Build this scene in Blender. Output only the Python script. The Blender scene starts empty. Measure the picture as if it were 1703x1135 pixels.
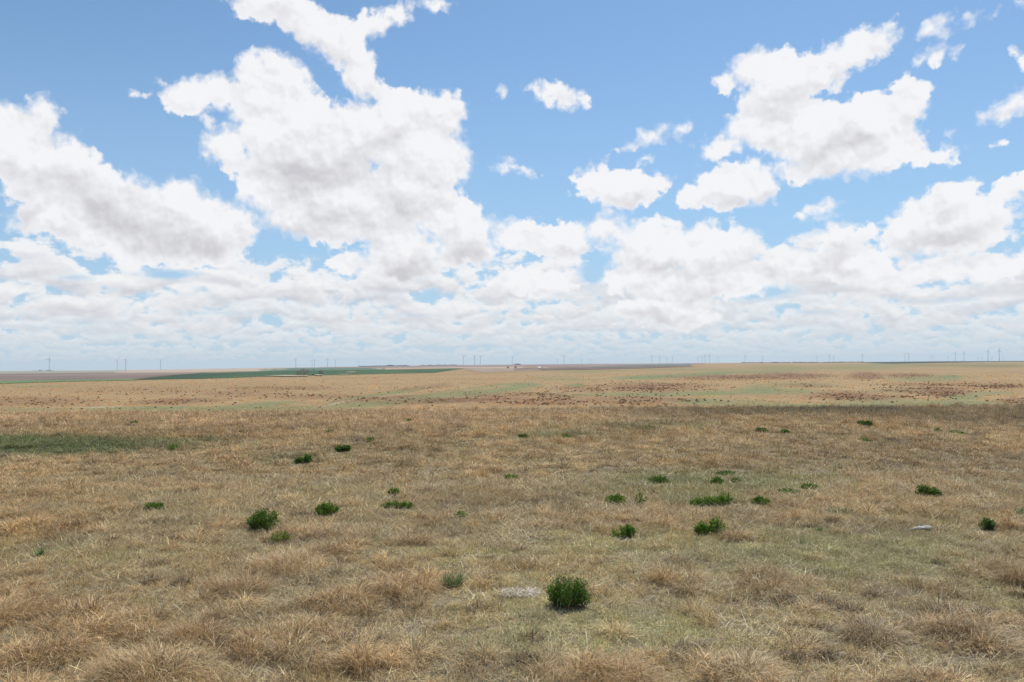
import bpy, math, random
import numpy as np
from mathutils import Vector, Matrix, Euler
random.seed(7); RNG = np.random.default_rng(7)
S = bpy.context.scene
COL = S.collection
PI = math.pi
R = math.radians

# ------------------------------------------------------------------ camera
F = 1375.0; CX = 851.5; CY = 567.5; CAMZ = 3.0
PITCH = math.atan(37.4 / F); ROLL = -math.atan(0.0078)
MC = Matrix.Rotation(PI / 2 + PITCH, 3, 'X') @ Matrix.Rotation(ROLL, 3, 'Z')
MCN = np.array(MC)
cam = bpy.data.cameras.new('camera'); camo = bpy.data.objects.new('camera', cam); COL.objects.link(camo)
camo.matrix_world = Matrix.Translation((0, 0, CAMZ)) @ MC.to_4x4()
cam.sensor_width = 36; cam.lens = 36 * F / 1703; cam.clip_start = 0.1; cam.clip_end = 120000
S.camera = camo

def pdir(px, py):
    v = MCN @ np.array([(px - CX) / F, -(py - CY) / F, -1.0]); return v / np.linalg.norm(v)
def proj(P):
    """world points (n,3) -> photograph pixels"""
    q = (P - np.array([0, 0, CAMZ])) @ MCN
    w = np.maximum(-q[:, 2], 1e-3)
    return CX + F * q[:, 0] / w, CY - F * q[:, 1] / w

# ------------------------------------------------------------------ noise helper
def vnoise(x, y, seed=0):
    xi = np.floor(x).astype(np.int64); yi = np.floor(y).astype(np.int64)
    fx = x - xi; fy = y - yi; fx = fx * fx * (3 - 2 * fx); fy = fy * fy * (3 - 2 * fy)
    def h(a, b):
        n = (a * 374761393 + b * 668265263 + seed * 1442695041) & 0xffffffff
        n = ((n ^ (n >> 13)) * 1274126177) & 0xffffffff
        return ((n ^ (n >> 16)) & 0xffff) / 65535.0
    return (h(xi, yi) * (1 - fx) * (1 - fy) + h(xi + 1, yi) * fx * (1 - fy) + h(xi, yi + 1) * (1 - fx) * fy + h(xi + 1, yi + 1) * fx * fy)
def fbm(x, y, oct=4, seed=0):
    s = 0; a = 1; t = 0
    for i in range(oct):
        s = s + a * vnoise(x * 2 ** i + 17.3 * i, y * 2 ** i - 9.1 * i, seed + i); t += a; a *= .5
    return s / t

# ------------------------------------------------------------------ terrain
SKX = np.array([0, 100, 215, 330, 430, 530, 640, 750, 860, 970, 1075, 1185, 1290, 1390, 1480, 1560, 1650, 1703.])
SKY = np.array([617.5, 617, 616, 614, 612.3, 611.3, 609.3, 607.6, 606.6, 605.6, 605, 604, 603.5, 603, 602, 601.2, 601, 600.6])
ZF = CAMZ - (SKY - (611.5 - 0.0078 * SKX)) * 8000 / F
UF = (SKX - CX) / F
def terrain(x, y):
    x = np.asarray(x, float); y = np.asarray(y, float)
    d = np.hypot(x, y)
    # undulating near hill
    zn = .22 * (fbm(x * .11, y * .11, 3, 5) - .5) + .10 * (fbm(x * .7, y * .7, 3, 9) - .5)
    yc = 57.0
    drop = -.5 * .09 * ((y - yc) + np.sqrt((y - yc) ** 2 + 64))
    u = x / np.maximum(y, 1.0)
    zf = np.interp(u, UF, ZF)
    t = np.clip((y - 300) / 7700, 0, 1)
    und = np.clip((y - 250) / 200, 0, 1) * np.clip((4000 - y) / 3000, 0, 1)
    zp = -15 * (1 - t) + zf * t + und * 1.6 * (fbm(x / 260 + 3, y / 330, 3, 21) - .5)
    k = 1.5
    zz = np.where(y > 20, zp + k * np.logaddexp(0, np.clip((drop + zn * np.clip((90 - y) / 40, 0, 1) - zp) / k, -50, 60)), zn)
    far = np.maximum(y - 8000, 0)
    zz = zz - far * (CAMZ - zf) / 8000 * 1.15 - far * .0002
    return zz
def hit(px, py, lift=0.0):
    """ground point seen at a photograph pixel"""
    v = pdir(px, py)
    ys = np.geomspace(4, 16000, 9000)
    xs = v[0] / v[1] * ys; zr = CAMZ + v[2] / v[1] * ys
    b = zr <= terrain(xs, ys) + lift
    i = int(np.argmax(b)) if b.any() else int(np.argmin(zr - terrain(xs, ys)))
    return np.array([xs[i], ys[i], float(terrain(xs[i], ys[i]))])

# ------------------------------------------------------------------ material helpers
def mat(name):
    m = bpy.data.materials.new(name); m.use_nodes = True
    nt = m.node_tree; b = nt.nodes['Principled BSDF']; b.inputs['Specular IOR Level'].default_value = .2
    return m, nt, b
def N(nt, t, **kw):
    n = nt.nodes.new(t)
    for k, v in kw.items(): setattr(n, k, v)
    return n
class X:
    """tiny expression wrapper over math nodes"""
    nt = None
    def __init__(s, o): s.o = o
    def _m(op, *a, clamp=False):
        n = X.nt.nodes.new('ShaderNodeMath'); n.operation = op; n.use_clamp = clamp
        for i, v in enumerate(a):
            if isinstance(v, X): X.nt.links.new(v.o, n.inputs[i])
            else: n.inputs[i].default_value = v
        return X(n.outputs[0])
    def __add__(s, b): return X._m('ADD', s, b)
    def __radd__(s, b): return X._m('ADD', b, s)
    def __sub__(s, b): return X._m('SUBTRACT', s, b)
    def __rsub__(s, b): return X._m('SUBTRACT', b, s)
    def __mul__(s, b): return X._m('MULTIPLY', s, b)
    def __rmul__(s, b): return X._m('MULTIPLY', b, s)
    def __truediv__(s, b): return X._m('DIVIDE', s, b)
def xm(op, *a, **k): return X._m(op, *a, **k)
def sstep(v, a, b, lo=0.0, hi=1.0):
    n = X.nt.nodes.new('ShaderNodeMapRange'); n.interpolation_type = 'SMOOTHSTEP'
    X.nt.links.new(v.o, n.inputs[0])
    for i, q in enumerate((a, b, lo, hi)):
        if isinstance(q, X): X.nt.links.new(q.o, n.inputs[i + 1])
        else: n.inputs[i + 1].default_value = q
    return X(n.outputs[0])
def comb(x, y, z=0.0):
    n = X.nt.nodes.new('ShaderNodeCombineXYZ')
    for i, v in enumerate((x, y, z)):
        if isinstance(v, X): X.nt.links.new(v.o, n.inputs[i])
        else: n.inputs[i].default_value = v
    return n.outputs[0]
def noise(vec, scale, detail=4, rough=.55, dist=0.0):
    n = X.nt.nodes.new('ShaderNodeTexNoise'); X.nt.links.new(vec, n.inputs['Vector'])
    n.inputs['Scale'].default_value = scale; n.inputs['Detail'].default_value = detail
    n.inputs['Roughness'].default_value = rough; n.inputs['Distortion'].default_value = dist
    return n
def mixc(f, a, b, bt='MIX'):
    n = X.nt.nodes.new('ShaderNodeMix'); n.data_type = 'RGBA'; n.blend_type = bt
    if isinstance(f, X): X.nt.links.new(f.o, n.inputs[0])
    else: n.inputs[0].default_value = f
    for i, v in ((6, a), (7, b)):
        if isinstance(v, (tuple, list)): n.inputs[i].default_value = (*v[:3], 1)
        else: X.nt.links.new(v, n.inputs[i])
    return n.outputs[2]

def tag(o, label=None, cat=None, group=None, kind=None):
    if label: o['label'] = label
    if cat: o['category'] = cat
    if group: o['group'] = group
    if kind: o['kind'] = kind
    return o
def empty(name, loc, rz=0.0):
    o = bpy.data.objects.new(name, None); COL.objects.link(o); o.location = loc; o.rotation_euler = (0, 0, rz); return o
def link(name, me, parent=None, loc=(0, 0, 0), rot=(0, 0, 0)):
    o = bpy.data.objects.new(name, me); COL.objects.link(o)
    o.parent = parent; o.location = loc; o.rotation_euler = rot; return o
def mesh_np(name, V, Fq, mats, col=None, smooth=False):
    """V (n,3), Fq (m,k) equal sided faces"""
    me = bpy.data.meshes.new(name)
    V = np.asarray(V, np.float32); Fq = np.asarray(Fq, np.int32)
    me.vertices.add(len(V)); me.vertices.foreach_set('co', V.ravel())
    k = Fq.shape[1]; m = len(Fq)
    me.loops.add(m * k); me.loops.foreach_set('vertex_index', Fq.ravel())
    me.polygons.add(m); me.polygons.foreach_set('loop_start', np.arange(0, m * k, k, dtype=np.int32))
    if smooth: me.polygons.foreach_set('use_smooth', np.ones(m, bool))
    if col is not None:
        a = me.color_attributes.new('Col', 'FLOAT_COLOR', 'POINT')
        c = np.ones((len(V), 4), np.float32); c[:, :3] = col; a.data.foreach_set('color', c.ravel())
    for q in mats: me.materials.append(q)
    me.update(); return me
class MB:
    def __init__(s): s.v = []; s.f = []
    def add(s, v, f):
        o = len(s.v); s.v += [tuple(q) for q in v]; s.f += [tuple(i + o for i in q) for q in f]
    def box(s, c, sz, rz=0):
        cx, cy, cz = c; a, b, h = sz[0] / 2, sz[1] / 2, sz[2] / 2; ca, sa = math.cos(rz), math.sin(rz)
        v = [(cx + ca * x * a - sa * y * b, cy + sa * x * a + ca * y * b, cz + z * h) for z in (-1, 1) for y in (-1, 1) for x in (-1, 1)]
        s.add(v, [(0, 2, 3, 1), (4, 5, 7, 6), (0, 1, 5, 4), (2, 6, 7, 3), (0, 4, 6, 2), (1, 3, 7, 5)])
    def tube(s, pts, rad, n=8, cap=True):
        v = []; f = []
        for i, p in enumerate(pts):
            p = Vector(p); a = Vector(pts[max(i - 1, 0)]); b = Vector(pts[min(i + 1, len(pts) - 1)])
            t = (b - a).normalized(); u = t.orthogonal().normalized(); w = t.cross(u)
            r = rad[i] if hasattr(rad, '__len__') else rad
            for k in range(n):
                q = 2 * PI * k / n; v.append(p + u * math.cos(q) * r + w * math.sin(q) * r)
        for i in range(len(pts) - 1):
            for k in range(n): f.append((i * n + k, i * n + (k + 1) % n, (i + 1) * n + (k + 1) % n, (i + 1) * n + k))
        if cap:
            f.append(tuple(range(n - 1, -1, -1))); f.append(tuple((len(pts) - 1) * n + k for k in range(n)))
        s.add(v, f)
    def mesh(s, name, m, smooth=False):
        me = bpy.data.meshes.new(name); me.from_pydata(s.v, [], s.f); me.materials.append(m)
        if smooth: me.polygons.foreach_set('use_smooth', [True] * len(me.polygons))
        return me
def plain_mat(name, c, rough=.7, var=.15, scale=2.0):
    m, nt, b = mat(name); X.nt = nt
    tc = N(nt, 'ShaderNodeTexCoord'); n = noise(tc.outputs['Object'], scale, 5, .6)
    f = sstep(X(n.outputs[0]), .3, .7, 1 - var, 1 + var)
    cc = mixc(1.0, c, comb(f, f, f), 'MULTIPLY')
    nt.links.new(cc, b.inputs['Base Color']); b.inputs['Roughness'].default_value = rough
    return m

# ------------------------------------------------------------------ sun and sky
SUN_EL = 56.0; SUN_AZ = 22.0     # azimuth clockwise from +Y
sd = Vector((math.sin(R(SUN_AZ)) * math.cos(R(SUN_EL)), math.cos(R(SUN_AZ)) * math.cos(R(SUN_EL)), math.sin(R(SUN_EL))))
sl = bpy.data.lights.new('sun', 'SUN'); sl.energy = 4.6; sl.angle = R(0.53); sl.color = (1, .96, .9)
so = bpy.data.objects.new('sun', sl); COL.objects.link(so); so.rotation_euler = sd.to_track_quat('Z', 'Y').to_euler(); so.location = (0, 0, 50)

w = bpy.data.worlds.new('World'); S.world = w; w.use_nodes = True; nt = w.node_tree; X.nt = nt
bg = nt.nodes['Background']; WS = 0.1; bg.inputs['Strength'].default_value = WS
skyt = N(nt, 'ShaderNodeTexSky', sky_type='NISHITA', sun_disc=False)
skyt.sun_elevation = R(SUN_EL); skyt.sun_rotation = R(SUN_AZ); skyt.altitude = 1600; skyt.air_density = 1.0; skyt.dust_density = 1.2; skyt.ozone_density = 1.5
SKYTINT = (.83, 1.12, 1.25)
tc = N(nt, 'ShaderNodeTexCoord'); sp = N(nt, 'ShaderNodeSeparateXYZ'); nt.links.new(tc.outputs['Generated'], sp.inputs[0])
dx, dy, dz = X(sp.outputs[0]), X(sp.outputs[1]), X(sp.outputs[2])
DEG = 180 / PI
az = xm('ARCTAN2', dx, dy) * DEG
el = xm('ARCSINE', dz) * DEG
def azel(px, py):
    v = pdir(px, py); return math.degrees(math.atan2(v[0], v[1])), math.degrees(math.asin(v[2]))
P0 = comb(az, el, 1.0)
def noise2(vec, scale, detail=4, rough=.55, dist=0.0):
    n = noise(vec, scale, detail, rough, dist); n.noise_dimensions = '2D'; return n
def vsub(a, v):
    n = nt.nodes.new('ShaderNodeVectorMath'); n.operation = 'SUBTRACT'; nt.links.new(a, n.inputs[0]); n.inputs[1].default_value = v; return n.outputs[0]
def vscale(a, k):
    n = nt.nodes.new('ShaderNodeVectorMath'); n.operation = 'SCALE'; nt.links.new(a, n.inputs[0]); n.inputs['Scale'].default_value = k; return n.outputs[0]
def vadd(a, b):
    n = nt.nodes.new('ShaderNodeVectorMath'); n.operation = 'ADD'; nt.links.new(a, n.inputs[0])
    if isinstance(b, tuple): n.inputs[1].default_value = b
    else: nt.links.new(b, n.inputs[1])
    return n.outputs[0]
# domain warp gives the ragged outlines (z stays 1 for the affine blobs)
w1 = noise2(P0, .32, 3, .55); w2 = noise2(P0, 1.35, 4, .52)
PW = vadd(vadd(P0, vscale(vsub(w1.outputs['Color'], (.5, .5, .5)), 1.5)), vscale(vsub(w2.outputs['Color'], (.5, .5, .5)), .8))
PG = vadd(P0, vscale(vsub(w1.outputs['Color'], (.5, .5, .5)), 3.0))
def setz(v):
    sp_ = N(nt, 'ShaderNodeSeparateXYZ'); nt.links.new(v, sp_.inputs[0]); return comb(X(sp_.outputs[0]), X(sp_.outputs[1]), 1.0)
PW = setz(PW); PG = setz(PG)

CLOUDS = [
 # left bank
 (20,240,70,70,0),(72,195,36,42,0),(60,285,75,70,0),(120,280,62,55,30),(165,325,100,62,25),(120,365,95,45,10),(235,365,105,62,20),
 (300,335,75,40,10),(355,370,75,52,10),(300,408,105,34,3),(190,410,90,30,12),(45,368,34,15,0),
 # central mass
 (315,158,40,33,0),(362,150,46,30,-10),(425,120,36,38,-30),(478,135,48,42,30),(440,170,58,40,0),(345,200,14,18,0),(372,245,48,36,0),(455,225,72,58,0),
 (510,200,62,58,20),(520,265,110,82,0),(610,215,85,50,0),(665,195,66,48,0),(735,190,50,45,0),(705,260,80,62,0),(450,305,62,58,0),
 (560,335,140,68,0),(690,325,95,58,20),(745,365,85,48,20),(620,380,100,34,5),(490,365,85,34,10),(775,405,62,40,0),
 (670,428,72,46,0),(652,400,34,28,0),(590,440,50,22,0),
 # top centre
 (440,0,95,36,8),(505,35,75,42,25),(565,75,52,44,30),(598,120,40,40,60),(622,150,30,18,30),(625,38,44,24,-18),(658,22,28,22,0),(715,8,34,13,-8),
 # small ones in the blue
 (928,160,46,20,14),(1085,224,42,19,-14),(1137,214,14,15,0),(1074,268,11,6,0),(1030,250,12,4,-20),(850,277,34,9,18),(235,156,7,3,0),(268,138,8,8,0),
 (832,150,9,13,20),(985,303,40,28,0),(1040,315,60,36,0),(1100,303,20,14,0),(1160,326,38,24,0),(1212,312,60,40,0),(1262,308,35,42,0),
 # right upper cloud
 (1212,132,24,24,0),(1250,115,42,34,0),(1310,125,62,46,0),(1370,112,58,42,-25),(1435,78,62,34,-25),(1290,165,62,34,0),
 (1245,205,50,36,-35),(1198,243,42,24,-25),(1290,215,72,46,0),(1360,220,92,52,0),(1450,205,80,50,-10),(1512,170,34,44,0),(1400,262,105,38,0),
 (1480,250,62,38,0),(1325,285,60,22,0),(1530,262,40,14,0),(1572,260,28,7,-15),
 (1558,44,32,18,-15),(1605,32,24,9,-22),(1560,90,32,17,-10),(1652,28,13,5,-20),(1680,182,46,24,-18),(1702,98,14,22,0),(1700,4,18,9,0),
 (1588,222,10,5,0),(1666,245,9,5,0),(1516,150,8,8,0),
 # right cumulus
 (1585,330,52,38,0),(1600,365,88,46,0),(1525,375,68,40,-18),(1560,402,110,26,-3),(1692,312,46,23,-18),
 (1388,405,44,32,-20),(1345,440,72,30,-10),(1410,440,72,32,0),(1370,357,36,14,-5),(1435,385,22,16,0),
 # mid chain
 (860,385,46,28,0),(930,402,66,34,0),(1005,382,52,28,-10),(1090,415,90,48,0),(1060,455,60,36,0),(1200,418,76,50,0),(1160,470,125,38,0),(1110,520,90,30,0),
 (890,470,80,26,0),(1500,462,70,20,-3),(1620,448,110,26,-6),(1290,430,30,22,0),
]
GAPS = [(530,418,110,17,6,1),(280,457,60,11,0,.9),(120,462,40,6,0,.5),(985,458,26,24,0,1),(1265,488,80,13,-4,1),(1130,395,20,8,0,.5),(1500,430,80,8,-5,.9),(1660,418,60,8,-8,.9),(800,440,22,8,0,.5),(1560,500,80,5,0,.5),(700,525,60,5,0,.4),(330,520,80,5,0,.4),(1330,520,70,5,0,.5)]
GREYS = [
 (150,335,120,62,20,.62),(40,270,60,60,0,.35),(300,405,120,32,3,.75),(45,368,32,15,0,.9),(220,370,110,40,10,.35),
 (530,285,110,62,-10,.85),(640,275,60,45,50,.35),(600,350,130,40,0,.25),(700,340,90,34,10,.45),(480,395,110,20,6,.5),(670,450,75,30,0,.95),(775,425,55,26,0,.65),
 (600,400,80,20,0,.3),(505,55,80,26,25,.3),(560,90,40,26,40,.25),(1325,165,95,22,-5,.5),(1410,245,120,30,-5,.5),(1340,285,100,16,0,.35),(1210,340,85,15,0,.55),(1035,340,75,14,0,.5),
 (1600,392,105,28,0,.72),(1530,400,70,22,0,.4),(1395,440,62,30,0,.65),(1330,455,70,14,0,.4),(1100,440,90,18,0,.35),(930,425,80,14,0,.4),(1200,440,90,14,0,.35),(1140,487,130,16,0,.35),(1110,530,100,16,0,.8),
 (690,485,60,12,0,.5),(1180,460,100,16,0,.3),(1690,190,40,12,0,.3),(1500,480,90,8,0,.3),(890,480,80,8,0,.3)]
def field(blobs, P, scaleR=True, smooth=.45):
    """distance-like union of ellipses given in photograph pixels, evaluated in azimuth/elevation"""
    global nt
    outer = nt; g = bpy.data.node_groups.new('cloud_shapes', 'ShaderNodeTree')
    g.interface.new_socket('P', in_out='INPUT', socket_type='NodeSocketVector')
    g.interface.new_socket('D', in_out='OUTPUT', socket_type='NodeSocketFloat')
    gi = g.nodes.new('NodeGroupInput'); go = g.nodes.new('NodeGroupOutput')
    Pin = P; P = gi.outputs[0]; nt = g; X.nt = g
    acc = None; Pb = P
    for ib, b in enumerate(blobs):
        if ib and ib % 6 == 0:          # keeps the shader's evaluation sequential (small stack)
            t = acc * 1e-7; P = vadd(Pb, comb(t, t, 0.0))
        cx, cy, rx, ry, rot = b[:5]
        a0, e0 = azel(cx, cy); a1, _ = azel(cx + 10, cy); _, e1 = azel(cx, cy - 10)
        kx = abs(a1 - a0) / 10; ky = abs(e1 - e0) / 10
        RX = rx * kx; RY = ry * ky; c, s_ = math.cos(R(-rot)), math.sin(R(-rot))
        def dot(v):
            n = nt.nodes.new('ShaderNodeVectorMath'); n.operation = 'DOT_PRODUCT'; nt.links.new(P, n.inputs[0]); n.inputs[1].default_value = v; return X(n.outputs['Value'])
        U = dot((c / RX, s_ / RX, -(c * a0 + s_ * e0) / RX)); V = dot((-s_ / RY, c / RY, -(-s_ * a0 + c * e0) / RY))
        l = xm('SQRT', xm('MULTIPLY_ADD', U, U, V * V))
        r = min(RX, RY)
        if scaleR:
            v = xm('MULTIPLY_ADD', l, -r, r)
            acc = v if acc is None else xm('SMOOTH_MAX', acc, v, smooth)
        else:
            v = xm('MULTIPLY', xm('MULTIPLY_ADD', l, -.95, 1.19, clamp=True), b[5])
            acc = v if acc is None else xm('ADD', acc, v)
    g.links.new(acc.o, go.inputs[0]); nt = outer; X.nt = outer
    gn_ = nt.nodes.new('ShaderNodeGroup'); gn_.node_tree = g; nt.links.new(Pin, gn_.inputs[0])
    return X(gn_.outputs[0])
# billowing detail
vor = nt.nodes.new('ShaderNodeTexVoronoi'); vor.feature = 'SMOOTH_F1'; vor.voronoi_dimensions = '2D'; vor.inputs['Scale'].default_value = 1.0
vor.inputs['Detail'].default_value = 2; vor.inputs['Roughness'].default_value = .5; vor.inputs['Smoothness'].default_value = .5
PV = vadd(P0, vscale(vsub(w2.outputs['Color'], (.5, .5, .5)), .7))
nt.links.new(PV, vor.inputs['Vector'])
puff = 1.0 - X(vor.outputs['Distance'])
fine = X(noise2(P0, 1.2, 7, .52).outputs[0])
soft = sstep(X(noise2(P0, .22, 1, .5).outputs[0]), .35, .65, .32, 1.15)
fine2 = X(noise2(vadd(P0, (.12, .30, 0)), 1.2, 4, .5).outputs[0])
big1 = X(noise2(P0, .38, 3, .5).outputs[0]); big2 = X(noise2(vadd(P0, (.3, .9, 0)), .38, 3, .5).outputs[0])
fineS = X(noise2(P0, 1.2, 4, .5).outputs[0]); vor2 = vor
relief = (fineS - fine2) * .6 + (big1 - big2) * .9 + (puff - .62) * .22
K = 1.0 / WS
cw = (.925 * K, .925 * K, .945 * K); cg = (.61 * K, .605 * K, .64 * K)
# clear sky: Nishita, tinted paler
skyc = mixc(1.0, skyt.outputs[0], SKYTINT, 'MULTIPLY')
lo = sstep(el, 0.0, 24.0, 1.0, 0.0)
skyc = mixc(lo * .72, skyc, (.40 * K, .58 * K, .775 * K))
skyc = mixc(sstep(el, 0.0, 9.0, .55, 0.0), skyc, (.50 * K, .64 * K, .76 * K))
skyc = mixc(.12, skyc, (.5 * K, .66 * K, .80 * K))
def bgs(c):
    b_ = nt.nodes.new('ShaderNodeBackground'); b_.inputs['Strength'].default_value = WS
    if isinstance(c, tuple): b_.inputs[0].default_value = (*c, 1)
    else: nt.links.new(c, b_.inputs[0])
    return b_.outputs[0]
def mixs(f, a, b):
    m = nt.nodes.new('ShaderNodeMixShader'); nt.links.new(f.o, m.inputs[0]); nt.links.new(a, m.inputs[1]); nt.links.new(b, m.inputs[2]); return m.outputs[0]
def haze_sky(c):
    return mixc(sstep(el, -.6, 2.8, .85, 0.0), c, (.57 * K, .67 * K, .735 * K))
# rows of distant cumulus stacked towards the horizon, far ones first
ROWS = [(597, 8, .8, 0), (590, 11, .72, 0), (581, 15, .64, .03), (570, 22, .55, .03), (556, 30, .42, 0), (537, 42, .28, -.05), (513, 52, .14, -.15), (486, 60, .03, -.3)]
def rows(cur):
    global nt, az, el
    if 'distant_rows' not in bpy.data.node_groups:
        o_ = (nt, az, el)
        g = bpy.data.node_groups.new('distant_rows', 'ShaderNodeTree')
        g.interface.new_socket('sky', in_out='INPUT', socket_type='NodeSocketColor'); g.interface.new_socket('P', in_out='INPUT', socket_type='NodeSocketVector')
        g.interface.new_socket('C', in_out='OUTPUT', socket_type='NodeSocketColor')
        gi = g.nodes.new('NodeGroupInput'); go = g.nodes.new('NodeGroupOutput'); nt = g; X.nt = g
        s_ = N(g, 'ShaderNodeSeparateXYZ'); g.links.new(gi.outputs[1], s_.inputs[0]); az = X(s_.outputs[0]); el = X(s_.outputs[1])
        g.links.new(rows_body(gi.outputs[0]), go.inputs[0])
        nt, az, el = o_; X.nt = nt
    n_ = nt.nodes.new('ShaderNodeGroup'); n_.node_tree = bpy.data.node_groups['distant_rows']
    nt.links.new(cur, n_.inputs[0]); nt.links.new(P0, n_.inputs[1]); return n_.outputs[0]
def rows_body(cur):
    Pr = comb(az, el, 1.0); gap = xm('SUBTRACT', 1.0, field(GAPS, Pr, False) * 1.3, clamp=True)
    for i, (by, hh, hz, cov) in enumerate(ROWS):
        e0 = azel(851, by)[1]; hgt = hh / 24.0; fx = 1.0 / hgt ** .8
        q = comb(az * (.80 * fx) + 31.7 * i, el * (1.35 * fx) + 5.3 * i, 0.0)
        n = X(noise2(q, 1.0, 5, .56).outputs[0]); nb = X(noise2(q, .27, 1, .5).outputs[0])
        t = (el - (e0 + (nb - .5) * hgt * 1.6) + (n - .5) * .35 * hgt) * (1 / hgt)
        d = xm('MULTIPLY_ADD', n, 4.4, -1.75 + cov) + nb * 1.2 - t * .75
        al = sstep(d, -.05, .50 + .35 * hz) * sstep(t, -.12, .10 + .12 * hz)
        q2 = comb(az * (.80 * fx) + 31.7 * i + .05, el * (1.35 * fx) + 5.3 * i + .26, 0.0)
        n2_ = X(noise2(q2, 1.0, 3, .5).outputs[0])
        sh = xm('ADD', sstep(t, .7, -.05, 0.0, .8) * sstep(d, .1, .8), (n2_ - n) * 1.9 + .05, clamp=True)
        c = mixc(sh, (.92 * K, .92 * K, .925 * K), (.63 * K, .64 * K, .685 * K))
        c = mixc(hz * .62, c, (.68 * K, .745 * K, .79 * K))
        if i > 3: al = al * gap
        cur = mixc(al * (.95 - .4 * hz) * sstep(el, 7.6, 9.3, 1.0, 0.0) if i > 5 else al * (.97 - .4 * hz), cur, c)
    return cur
def clouded(x0, x1):
    cl = [b for b in CLOUDS if b[0] + 1.1 * max(b[2], b[3]) + 90 > x0 and b[0] - 1.1 * max(b[2], b[3]) - 90 < x1]
    gl = [b for b in GREYS if b[0] + 1.3 * max(b[2], b[3]) + 50 > x0 and b[0] - 1.3 * max(b[2], b[3]) - 50 < x1]
    D0 = field(cl, PW); Dn = D0 * 1.5 + .26 + (fine - .5) * 1.15 + (puff - .6) * .6
    A = sstep(Dn, -.16, soft, 0.0, .985)
    G = field(gl, PG, False); form = field(cl, vadd(PW, (.15, 1.0, 0))) - D0
    shade = xm('ADD', G * .62 + .02 + form * .24, relief * -1.1, clamp=True) * sstep(Dn, .0, 1.1, .1, 1.0)
    col = mixc(shade, cw, cg)
    up = mixc(A, skyc, col)                        # above the distant rows
    low = mixc(A, haze_sky(rows(skyc)), col)
    return mixs(xm('LESS_THAN', el, 9.5), bgs(up), bgs(low))
cuts = [300, 640, 1010, 1370]
sect = [clouded(a_, b_) for a_, b_ in zip([-900] + cuts, cuts + [2600])]
view = sect[0]
for c_, s_ in zip(cuts, sect[1:]):
    view = mixs(xm('GREATER_THAN', az, azel(c_, 400)[0]), view, s_)
# the rest of the sky: broken cumulus, simply drawn, dimmed to lower the ambient fill
gn = X(noise(tc.outputs['Generated'], 3.2, 4, .6).outputs[0])
rest = mixc(sstep(gn, .52, .64, 0, .7), skyc, (.70 * K, .70 * K, .72 * K))
inside = xm('LESS_THAN', xm('ABSOLUTE', az), 36.5) * xm('LESS_THAN', el, 27.0)
full = mixs(inside, bgs(rest), view)
full = mixs(xm('LESS_THAN', el, -.9), full, bgs((.53, .60, .66)) if False else bgs((.40 * K, .42 * K, .42 * K)))
nt.links.new(full, nt.nodes['World Output'].inputs['Surface'])
nt.nodes.remove(bg)
w.cycles.sampling_method = 'MANUAL'; w.cycles.sample_map_resolution = 512


# ------------------------------------------------------------------ ground sheet
# tan prairie with greener draws and brown brushy patches: kind, cx, cy, rx, ry, rot, strength (photograph pixels, turned into ground positions)
GREEN = [(60,681,80,2,0,.5),(250,679,110,2.6,0,.8),(330,684,70,2,0,.9),(400,678,70,3.5,-3,.8),(450,672,45,3,-3,.8),(500,680,110,4,0,.6),(580,672,50,3,-5,.6),(640,671,80,4,-4,.8),(700,668,50,3,0,.6),
 (630,657,70,3,-8,.8),(760,656,110,5,-5,.8),(830,648,60,3,-6,.8),(800,644,70,1.5,-6,.6),(875,641,30,2.5,0,.9),(960,641,15,2,0,.8),(990,618,70,1.5,-2,.6),(930,627,50,1.5,0,.4),(1085,627,65,3,-2,1),
 (1180,622,90,2.6,-3,.9),(1250,619,70,2.6,0,.7),(1150,615,90,1.6,0,.6),(1070,655,90,3,0,.8),(1180,654,80,3,0,.8),(1265,650,45,6,0,.8),(1160,668,45,5,0,.8),(1235,671,70,5,0,.6),(1050,657,150,2,0,.7),
 (1300,613,60,4,0,.6),(1310,652,50,4,0,.7),(1300,640,50,3,0,.5),(1330,678,70,5,0,.9),(1440,677,120,5,0,1),(1570,673,110,6,0,.8),(1680,680,50,4,0,.8),(1540,630,60,4,0,.7),(1580,627,22,2,0,1),(1600,661,34,5,0,.8),
 (1420,612,70,3,0,.6),(1500,608,110,3,0,.55),(1640,608,90,3,0,.6),(1350,641,40,3,0,.5),(1500,650,60,4,0,.35),(1640,655,50,3,0,.5),(1470,668,90,4,0,.6),(940,632,60,2,0,.4),(60,643,70,1.5,0,.4),(20,690,40,2,0,.6)]
BROWN = [(60,668,110,7,0,.45),(290,668,80,4,-2,.6),(400,655,80,5,0,.4),(470,646,90,3,0,.5),(520,660,90,4,0,.5),(250,650,120,6,0,.25),(760,667,130,4,-1,.8),(830,659,60,4,0,.5),(880,655,40,3,0,.5),(900,668,80,5,0,.7),
 (970,648,50,5,0,.4),(1080,645,70,6,0,.7),(1060,666,90,6,0,.6),(930,659,50,3,0,.5),(700,645,60,3,-6,.4),(640,663,70,2.5,-4,.7),(1240,628,110,3.5,0,.8),(1320,625,60,4,0,.8),(1440,625,30,5,0,.8),(1510,624,40,3,0,.7),
 (1400,658,55,5,0,.8),(1450,661,60,4,0,.7),(1565,652,42,7,0,.9),(1560,640,90,3,0,.5),(1660,643,50,4,0,.7),(1340,642,40,3,0,.4),(1690,667,30,4,0,.6),(1510,650,40,4,0,.5),(1580,608,60,1.5,0,.3),(1640,609,60,1.5,0,.4),(1130,642,60,4,0,.3),(1500,683,260,1.2,0,.7)]
PALE = [(560,671,35,1.2,-12,.9),(170,678,60,1.0,0,.8),(1520,676,60,1.3,0,.5),(1600,683.5,110,1.6,0,.35),(1410,680,60,1,0,.3),(650,658,30,1,-8,.5)]
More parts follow.
